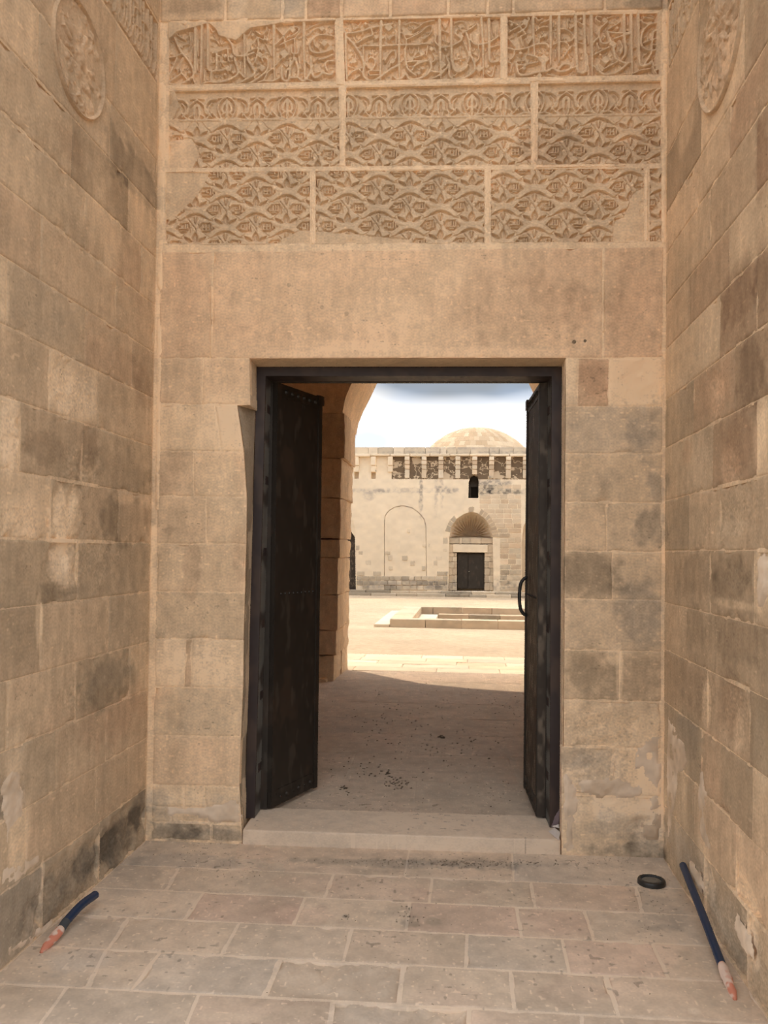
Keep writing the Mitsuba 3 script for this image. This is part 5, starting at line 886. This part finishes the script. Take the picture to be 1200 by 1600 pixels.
# ================================================================== THE COURTYARD
ZC = ZP - .004
struct('courtyard_ground', 'wide sandy courtyard of pale fine paving in full sun')
struct('courtyard_paving', 'strip of bright limestone paving in front of the arch')
bs = ab(on_level(680.0, 1023.5, ZC))[1]; b = b2-.08; k = 0
while b < bs - .05:
    d = min(.30 + .06*rp.random(), bs-b); a = -2.6 - .3*rp.random()
    while a < 3.4:
        w = .5 + .55*rp.random(); t = tone0(.70, .48, .06, .12); m, uv = dressed(Frame([0, 0, ZC], AX, [0, 0, 1]) if False else FLOOR, rect(a, a+w, b, b+d, .003), t, step=.5, r=.004, amp=.003, wob=.002); V = np.asarray(m.vertices); V = Q(V[:, 0], V[:, 1], V[:, 2]+ZC)
        put('paving_slab', trimesh.Trimesh(V, m.faces, process=False), 'far_stone', 'courtyard_paving', True, uv=uv); a += w
    b += d; k += 1
# the sunken basin
tag('pool_basin', 'rectangular stone basin with a low kerb, empty, in the middle of the courtyard', 'basin')
hk = .15
Fl, Bk = on_level(605.0, 979.0, ZC), on_level(640.5, 946.5, ZC+hk); al = (ab(Fl)[0]); bf = ab(Fl)[1]; bb = ab(Bk)[1]; al = (al + ab(Bk)[0])/2 - .04; ar = al + 6.2; kw = .42
YARD = sbox(-40, b2-.2, 40, 75).difference(sbox(al+.2, bf+.15, ar-.2, bb-.15)); m = trimesh.creation.extrude_polygon(YARD, .8, engine='earcut'); V = np.asarray(m.vertices)
put('gravel', trimesh.Trimesh(Q(V[:, 0], V[:, 1], V[:, 2]-.8+ZC-.012), m.faces, process=False), 'gravel', 'courtyard_ground')
block('pool_basin', 'basin_floor', (al+.1, bf+.1, ZC-1.0), (ar-.1, bb-.1, ZC-.78), (.55, .52), 'far_stone', step=2.0, frame='Q')
def runs(a0, a1, n): return list(zip(np.linspace(a0, a1, n+1)[:-1], np.linspace(a0, a1, n+1)[1:]))
def kerb(lo, hi, **kw2): block('pool_basin', 'kerb_stone', lo, hi, tone0(.50, .74, .05, .08), 'far_stone', step=.4, frame='Q', r=.012, amp=.006, **kw2)
for x0, x1 in runs(al, ar, 9): kerb((x0+.003, bf, ZC-.30), (x1-.003, bf+.30, ZC+hk)); kerb((x0+.003, bb-.30, ZC-.35), (x1-.003, bb, ZC+hk))
for y0, y1 in runs(bf+.303, bb-.303, 5): kerb((al, y0+.003, ZC-.3), (al+kw, y1-.003, ZC+hk)); kerb((ar-kw, y0+.003, ZC-.3), (ar, y1-.003, ZC+hk))
for x0, x1 in runs(al+kw+.403, ar-kw, 7): block('pool_basin', 'ledge_stone', (x0+.003, bb-.66, ZC-.75), (x1-.003, bb-.302, ZC+.005), tone0(.44, .74, .08, .08), 'far_stone', step=.4, frame='Q', r=.012, amp=.006)
for y0, y1 in runs(bf+.302, bb-.67, 4): block('pool_basin', 'ledge_stone', (al+kw+.002, y0+.003, ZC-.75), (al+kw+.40, y1-.003, ZC+.005), tone0(.66, .52, .03, .06), 'far_stone', step=.4, frame='Q', r=.012, amp=.006)
block('pool_basin', 'plinth', (al-.30, bf-.02, ZC-.1), (al-.004, bb-.2, ZC+.045), (.64, .50), 'far_stone', step=.4, frame='Q', r=.012, amp=.006)

# ------------------------------------------------------------------ the building across the courtyard
gb = on_level(680.0, 931.0, ZC); BF = ab(gb)[1]; FAC = plane_b(BF); fac = 'courtyard_building'
tag(fac, 'long cream stone building across the courtyard with an arched doorway and a corbelled cornice', 'building')
def fp(px, py): u, v = FAC.uv(float(px), float(py)); return float(u), float(v)
def fpoly(pts): return Polygon([fp(*p) for p in pts])
MP = abs(fp(700, 800)[0]-fp(701, 800)[0])
for a in ((658, 772, 3, 28, -.40, -.5, .5), (682, 770, 3, 26, -.16, -.4, .6), (690, 765, 3, 24, -.14, -.4, .6), (640, 766, 60, 4, -.12, -.4, .5), (560, 766, 20, 3, -.12, -.4, .6), (590, 768, 14, 3, -.16, -.4, .6), (700, 765, 16, 5, -.20, -.5), (766, 756, 24, 9, -.42, -.7, .5), (790, 768, 30, 4, -.40, -.7, .5), (755, 768, 14, 5, -.4, -.7, .5), (575, 775, 8, 8, -.12, -.4), (680, 915, 18, 8, -.16, -.5), (620, 912, 60, 8, -.14, -.5), (718, 915, 20, 10, -.2, -.5), (800, 905, 20, 16, -.12, -.1), (790, 914, 30, 8, -.2, -.4), (800, 830, 30, 50, -.03, .10), (740, 700, 90, 3, -.03, -.3), (660, 707, 60, 2, -.1, -.4), (795, 707, 60, 2, -.14, -.4), (588, 736, 1.6, 2.2, -.7, -.4, .2), (588.5, 728, .8, 1.2, -.6, -.4, .2), (738, 880, 50, 60, -.05, .1)):
    u, v = fp(a[0], a[1]); FAR_BLOBS.append((FAC.pt(u, v), AX, a[2]*MP, a[3]*MP, *a[4:6], a[6] if len(a) > 6 else .5))
TONE_PL = (.80, .44)
inner = [(700.5, 924), (702, 840), (705, 822.5), (714, 810), (726, 802.5), (736, 799.5), (746, 801.5), (757.5, 810), (766, 822.5), (770, 840), (771, 924)]
outerv = [(693, 840), (695.5, 830), (702, 814), (711, 804), (722, 795.5), (736, 791.5), (750, 794), (763, 803), (773, 818), (778.5, 832), (780, 840)]
win = [(732, 778), (732.5, 752), (735, 746), (740.5, 742.5), (746, 745), (748, 751), (747.5, 778)]
blind = [(600, 925), (600, 815), (601.5, 805), (607, 798), (616, 792), (629, 789.6), (644, 793), (655, 801), (663, 811), (666, 823), (667, 925)]
leftb = [(490, 925), (490, 825), (497, 811), (510, 804), (526, 802), (543, 806), (551, 814), (554.5, 826), (556, 925)]
rightb = [(815, 926), (815.5, 842), (818, 822), (824, 812), (836, 804), (850, 801), (864, 806), (874, 818), (878, 836), (879, 926)]
uL, uR = fp(300, 800)[0], fp(1090, 800)[0]; vtop = fp(680, 699)[1]; vled = fp(680, 709.5)[1]; vcorb = fp(680, 713.5)[1]; vpan = fp(680, 748.3)[1]
solid = sbox(uL, -.3, uR, vpan)
for P_ in (inner, win, blind, leftb, rightb): solid = solid.difference(fpoly(P_).buffer(0))
put('plaster_wall', extrude_on(FAC, solid, 0, -.30), 'far_stone', fac, tone=TONE_PL, label='smooth cream rendered wall')
put('core', boxm((uL, BF+1.2, -.3), (uR, BF+9.0, vtop-.1), 'Q'), 'far_stone', fac, tone=(.7, .46))
put('core', boxm((uL, BF+.16, vpan), (uR, BF+1.3, vtop-.12), 'Q'), 'far_stone', fac, tone=(.6, .46))
for P_, t, dpt in ((blind, TONE_PL, .02), (rightb, (.6, .6), .25)):
    put('blind_arch', extrude_on(FAC, fpoly(P_).buffer(-.014), -dpt, -.29), 'far_stone', fac, tone=t, label='shallow blind arch')
put('blind_arch', extrude_on(FAC, fpoly(leftb).buffer(-.0), -.05, -.29).copy() if False else extrude_on(FAC, fpoly(leftb).difference(fpoly([(500, 926), (500, 842), (548, 830), (556, 842), (556, 926)])), -.05, -.29), 'far_stone', fac, tone=TONE_PL)
put('timber_door', extrude_on(FAC, fpoly([(500, 926), (500, 842), (548, 830), (556.5, 842), (556.5, 926)]), -.30, -.36), 'old_leaf', fac, label='dark doorway beside the passage arch')
put('window_dark_plate', extrude_on(FAC, fpoly(win), -.42, -.50), 'unlit_black', fac, label='black plate for the dark inside of a small arched window')  # darkness inside the window painted as a black plate
put('window_frame', extrude_on(FAC, fpoly([(733.5, 778), (734, 752), (737, 746.5), (747, 747), (747, 778)]).difference(fpoly([(736, 778), (736, 760), (746.5, 760), (746.5, 778)])), -.34, -.40), 'steel', fac)
put('window_reveal', extrude_on(FAC, fpoly(win).buffer(.03).difference(fpoly(win)), -.29, -.45), 'far_stone', fac, tone=(.42, .6))
WINP = fpoly(win)
# cornice: parapet slabs, ledge, corbels with dark rubble between
rc = np.random.default_rng(5); xs = [300, 340, 380, 420, 460, 500, 530, 553, 575.5, 591, 614.5, 632, 664.5, 688, 698, 714, 735, 764, 780, 802, 822, 850, 880, 920, 960, 1000, 1040, 1090]
for k, (x0, x1) in enumerate(zip(xs[:-1], xs[1:])):
    u0, u1 = fp(x0, 704)[0], fp(x1, 704)[0]; t = (.78, .36) if k in (8, 13, 10) else tone0(.60, .40, .05, .08); block(fac, 'parapet_slab', (u0+.006, BF-.06, vled), (u1-.006, BF+.9, vtop), t, 'far_stone', step=.5, frame='Q', r=.015, amp=.008)
xs = list(np.arange(300, 1090, 31.0)) + [1090]
for x0, x1 in zip(xs[:-1], xs[1:]): block(fac, 'ledge_slab', (fp(x0, 711)[0]+.005, BF-.16, vcorb+rc.uniform(-.01, .01)), (fp(x1, 711)[0]-.005, BF+.7, vled-.004), tone0(.74, .50, .04, .06), 'far_stone', step=.5, frame='Q', r=.02, amp=.010)
for k in range(-9, 17):
    xc = 636.3 + 26.35*k
    if xc < 310 or xc > 1080: continue
    u = fp(xc, 730)[0]; hw = .080; old = k >= 0; H = vcorb - vpan
    wu0, wv0, wu1, wv1 = WINP.bounds; hit = u+hw > wu0 and u-hw < wu1
    def cb(z0, z1, pr, t):
        if hit: z0 = max(z0, wv1+.02)
        if z1-z0 < .04: return
        block(fac, 'corbel_stone', (u-hw, BF-pr, z0+.004), (u+hw, BF+.17, z1-.004), t, 'far_stone', step=.5, frame='Q', r=.012, amp=.008)
    if old:
        cb(vcorb-.13, vcorb, .145, tone0(.72, .52, .05, .08)); cb(vcorb-.27, vcorb-.13, .105, tone0(.62, .56, .08, .1)); cb(vcorb-.42, vcorb-.27, .07, tone0(.58, .62, .08, .1)); cb(vpan+.02, vcorb-.42, .035, tone0(.6, .56, .08, .1))
    else:
        cb(vcorb-.30, vcorb, .13, (.80, .52)); cb(vcorb-.52, vcorb-.30, .07, (.80, .50))
    u2 = fp(xc+26.35, 730)[0]
    if k >= -1: put('rubble_panel', extrude_on(FAC, sbox(u+hw if k >= 0 else fp(612, 730)[0], vpan, u2-hw, vcorb).difference(WINP), -.03, -.18), 'rubble', fac, label='dark exposed rubble with remains of plaster')
    else: put('plaster_panel', boxm((u+hw-.001, BF+.005, vpan), (u2-hw+.001, BF+.18, vcorb), 'Q'), 'far_stone', fac, tone=(.80, .50))
put('plaster_panel', boxm((fp(602, 730)[0], BF+.002, vpan), (fp(612, 730)[0], BF+.18, vcorb), 'Q'), 'far_stone', fac, tone=(.80, .50))
put('rubble_panel', extrude_on(FAC, sbox(fp(612, 748)[0], vpan-.01, fp(826, 748)[0], vpan+.16).difference(WINP.buffer(.02)), .004, -.05), 'rubble', fac)
put('window_dark_plate', extrude_on(FAC, WINP.intersection(sbox(-99, vpan-.02, 99, 99)), -.135, -.15), 'unlit_black', fac)  # black plate again, for the darkness in the window head
# the doorway: voussoirs, shell niche, band, lintel, jambs, door
oi, oo = np.array([fp(*p) for p in inner[1:-1]]), np.array([fp(*p) for p in outerv])
def along(P_, t): s = np.concatenate([[0], np.cumsum(np.linalg.norm(np.diff(P_, axis=0), axis=1))]); s /= s[-1]; return np.array([np.interp(t, s, P_[:, 0]), np.interp(t, s, P_[:, 1])])
cuts = [0, .07, .15, .21, .28, .40, .465, .535, .61, .66, .71, .76, .81, .86, .91, .955, 1]; vt_ = [(.80, .44), (.36, .5), (.42, .54), (.38, .5), (.84, .44), (.84, .44), (.42, .66), (.84, .44), (.42, .66), (.48, .72), (.40, .66), (.48, .74), (.44, .66), (.40, .70), (.48, .66), (.46, .64)]
for (t0, t1), t in zip(zip(cuts[:-1], cuts[1:]), vt_):
    g = .004; P_ = Polygon([along(oi, t0+g), along(oi, (t0+t1)/2), along(oi, t1-g), along(oo, t1-g), along(oo, (t0+t1)/2), along(oo, t0+g)]).buffer(0)
    put('voussoir', extrude_on(FAC, P_, .012, -.28), 'far_stone', fac, tone=t)
nd = .75; NI = plane_b(BF+nd)
f_ = fp(735.5, 838); arch_pts = np.array([along(oi, t) for t in np.linspace(0, 1, 73)]); rows = []
for s_ in np.linspace(0, 1, 12):
    P_ = np.array(f_)*(1-s_) + arch_pts*s_; fl_ = .12*np.cos(np.linspace(0, 1, 73)*2*np.pi*9)*np.sin(np.pi*min(1, s_*1.0))*(.4+s_)*1.2; dep = nd*np.sqrt(np.clip(1-s_**2, 0, 1))*.9 + .01 + np.abs(fl_); rows.append(FAC.pt(P_[:, 0], P_[:, 1], -dep))
V = np.vstack(rows); i = np.arange(len(V)).reshape(12, 73)
put('shell_niche', trimesh.Trimesh(V, np.vstack([np.stack([i[:-1, :-1], i[1:, :-1], i[1:, 1:]], -1).reshape(-1, 3), np.stack([i[:-1, :-1], i[1:, 1:], i[:-1, 1:]], -1).reshape(-1, 3)]), process=False), 'far_stone', fac, tone=(.56, .66), label='fluted half dome over the door')
def fbox(x0, x1, y0, y1, h0, h1, name, t, mat='far_stone', label=None):
    (u0, v1), (u1, v0) = fp(x0, y0), fp(x1, y1); return put(name, boxm((u0, BF-h0, v0), (u1, BF-h1, v1), 'Q', .008), mat, fac, tone=t, label=label)
put('niche_back', boxm((fp(699, 900)[0], BF+.62, -.3), (fp(772, 900)[0], BF+.9, fp(700, 838)[1]), 'Q'), 'far_stone', fac, tone=(.52, .62))
for x0, x1, t in ((701, 717.5, (.46, .55)), (717.5, 722, (.66, .5)), (722, 735, (.44, .5)), (735, 752, (.54, .62)), (752, 770.5, (.50, .64))): fbox(x0+.2, x1-.2, 840.5, 849.5, -.12, -.62, 'band_stone', t)
fbox(707.5, 762, 850.2, 863.5, -.10, -.62, 'lintel', (.80, .42), label='cream lintel above the dark door')
for s_, (xa, xb) in ((0, (701, 713.8)), (1, (757.2, 770.5))):
    for k, (y0, y1) in enumerate(((850, 864), (864, 870), (870, 878), (878, 888), (888, 899), (899, 911), (911, 923))):
        if k == 0: fbox(xa if s_ == 0 else 762.2, 707.3 if s_ == 0 else xb, y0, y1, -.14, -.62, 'jamb_stone', tone0(.60, .58, .04, .05))
        else: m_ = xa + (xb-xa)*(.45 + .2*((k+s_) % 2)); fbox(xa, m_-.15, y0+.15, y1-.15, -.14, -.62, 'jamb_stone', tone0(.52 if k > 3 else .58, .58, .06, .06)); fbox(m_+.15, xb, y0+.15, y1-.15, -.14, -.62, 'jamb_stone', tone0(.52 if k > 3 else .6, .58, .06, .06))
(u0, v1), (u1, v0) = fp(714, 864.3), fp(757, 921); um = fp(731.5, 890)[0]
dk = f'{fac}__door'
put('door', boxm((u0, BF+.30, v0), (u1, BF+.36, v1), 'Q'), 'steel', fac, label='dark two-leaf iron door')
for a0, a1 in ((u0+.012, um-.008), (um+.008, u1-.012)): put('leaf', boxm((a0, BF+.275, v0+.02), (a1, BF+.31, v1-.02), 'Q', .008), 'steel', dk)
put('knob', moved(trimesh.creation.icosphere(subdivisions=1, radius=.016), Q(um+.03, BF+.262, fp(733, 893)[1])), 'knob_metal', dk)
# stones showing at the foot of the wall, patches in the render, and the ashlar on the right
rs = np.random.default_rng(9)
def chip(x0, x1, y0, y1, t, pr=.012):
    (u0, v1), (u1, v0) = fp(x0, y0), fp(x1, y1); m, uv = dressed(FAC, rect(u0, u1, v0, v1, .006), t, step=.6, r=.008, amp=.010, proud=pr, wob=.006, back=.05); put('facing_stone', m, 'far_stone', fac, True, uv=uv)
y = 892.6
for r_, hgt in enumerate((7.2, 7.4, 7.4, 7.6)):
    x = 557.0
    while x < 699:
        w = rs.uniform(7.5, 13.5); x1 = min(x+w, 699.5)
        if x1-x > 3 and not (x < 600 < x1 and False) and (r_ > 0 or rs.random() < .5): chip(x, x1, y, y+hgt, (float(rs.choice([.34, .42, .50, .60, .70], p=[.16, .24, .25, .2, .15])), float(rs.uniform(.30, .56))), .010 + .012*rs.random())
        x = x1
    y += hgt
for x0, x1, y0, y1, l in ((556, 562, 852, 860, .48), (560, 567, 861, 867, .52), (571, 580, 875, 883, .66), (600, 610, 861, 867, .62), (606, 613, 867, 876, .66), (628, 637, 868, 876, .52), (641, 648, 876, 884, .60), (607, 614, 884, 891, .66), (677, 684, 876, 884, .58), (681, 691, 869, 876, .70), (659, 665, 884, 892, .5), (660, 666, 850, 855, .70), (669, 671.5, 849, 855, .6), (636, 641, 826, 833, .68), (692, 700, 840, 850, .56), (692, 699, 857, 862, .70)):
    chip(x0, x1, y0, y1, (l, .42), .006)
y = 757.0; r_ = 0
while y < 922:
    h_ = 7.6 if y < 845 else 8.4; x = 749.0 if y < 790 else 781.0
    if 790 <= y < 840: x = float(np.interp(y, [790, 803, 818, 840], [750, 764, 775, 782]))
    x += 0 if r_ % 2 == 0 else 0
    while x < 814.2:
        w = rs.uniform(10, 19); x1 = x+w if x+w < 809 else 814.6
        old = y > 815; t = (float(np.clip(rs.normal(.64 if not old else .54, .035 if not old else .08), .3, .85)), float(np.clip(rs.normal(.64, .05 if not old else .09), .2, .9))); chip(x, x1, y, min(y+h_, 923), t, .005 + (.012 if old else .003)*rs.random()); x = x1
    y += h_; r_ += 1
# two low stone ledges along the foot of the building
for y0, y1, pr, hh in ((922.3, 926.4, .55, (.05, .9)), (927.0, 931.2, 1.0, (0, .5))):
    x = 300.0
    while x < 1090:
        w = rs.uniform(26, 52); (u0, v1), (u1, v0) = fp(x, y0), fp(min(x+w, 1090), y1); z1 = ZC + (.155 if pr < .9 else .075)
        block(fac, 'plinth_stone', (u0+.008, BF-pr*.35, ZC-.1), (u1-.008, BF+.1, z1+rs.uniform(-.012, .012)), tone0(.40, .42, .13, .1), 'far_stone', step=.8, frame='Q', r=.015, amp=.015); x += w
# the dome on its roof
tag('dome', 'low stone dome rising behind the parapet of the building across the courtyard', 'dome')
bd = BF + 6.0; PD = plane_b(bd); (ua, va), (ub, vb_) = (tuple(float(q) for q in PD.uv(672.0, 699.5)), tuple(float(q) for q in PD.uv(818.5, 699.0))); _, vtp = PD.uv(742.5, 668.5); half = (ub-ua)/2; sag = float(vtp)-(va+vb_)/2; Rd = (half**2+sag**2)/(2*sag); cu = (ua+ub)/2; zc = float(vtp)-Rd
cw = Q(cu, bd, 0.0); DOME[0], DOME[1] = float(cw[0]), float(cw[1])
roof = vtop-.1+.012; tm = math.acos(min(.98, max(-.2, (roof-zc)/Rd))); th = np.linspace(0, tm, 22); m = lathe([(max(1e-3, Rd*math.sin(t)), Rd*math.cos(t)) for t in th], 72); m.apply_translation([cw[0], cw[1], zc]); put('shell', m, 'dome_stone', 'dome', True)
rb = Rd*math.sin(tm); put('base_ring', moved(lathe([(rb+.14, roof), (rb+.14, roof+.16), (rb-.06, roof+.20)], 72), [cw[0], cw[1], 0]), 'dome_stone', 'dome', smooth=40)
# walls that close the courtyard left and right, and the open ground in front of the portal
struct('courtyard_wall_left', 'plain stone wall closing the courtyard on the left'); struct('courtyard_wall_right', 'plain stone wall closing the courtyard on the right')
block('courtyard_wall_left', 'masonry', (uL-1.0, b2, -.3), (uL, BF+9, 4.6), (.72, .46), 'far_stone', step=2.0, frame='Q'); block('courtyard_wall_right', 'masonry', (uR, b2, -.3), (uR+1.0, BF+9, 4.6), (.72, .46), 'far_stone', step=2.0, frame='Q')
for s_ in (-1, 1):
    lo, hi = sorted((s_*3.6, s_*(abs(uL)+.5))); k_ = 'entrance_range_left' if s_ < 0 else 'entrance_range_right'; struct(k_, 'stone range beside the passage, ' + ('left' if s_ < 0 else 'right') + ' of the entrance'); block(k_, 'masonry', (lo, .5, -.3), (hi, b2-.1, 5.0), (.66, .5), 'far_stone', step=2.0, frame='Q')
    lo, hi = sorted((s_*(W2+.40), s_*5.5)); k_ = 'portal_front_left' if s_ < 0 else 'portal_front_right'; struct(k_, 'stone front of the portal, ' + ('left' if s_ < 0 else 'right') + ' of the recess'); block(k_, 'masonry', (lo, -1.72, -.3), (hi, .45, 9.2), (.55, .52), step=1.0, frame='Q')
struct('ground_outside', 'sandy ground in front of the portal, behind the viewer')
put('earth', boxm((-60, -70, -.4), (60, -2.05, -.02)), 'earth', 'ground_outside')
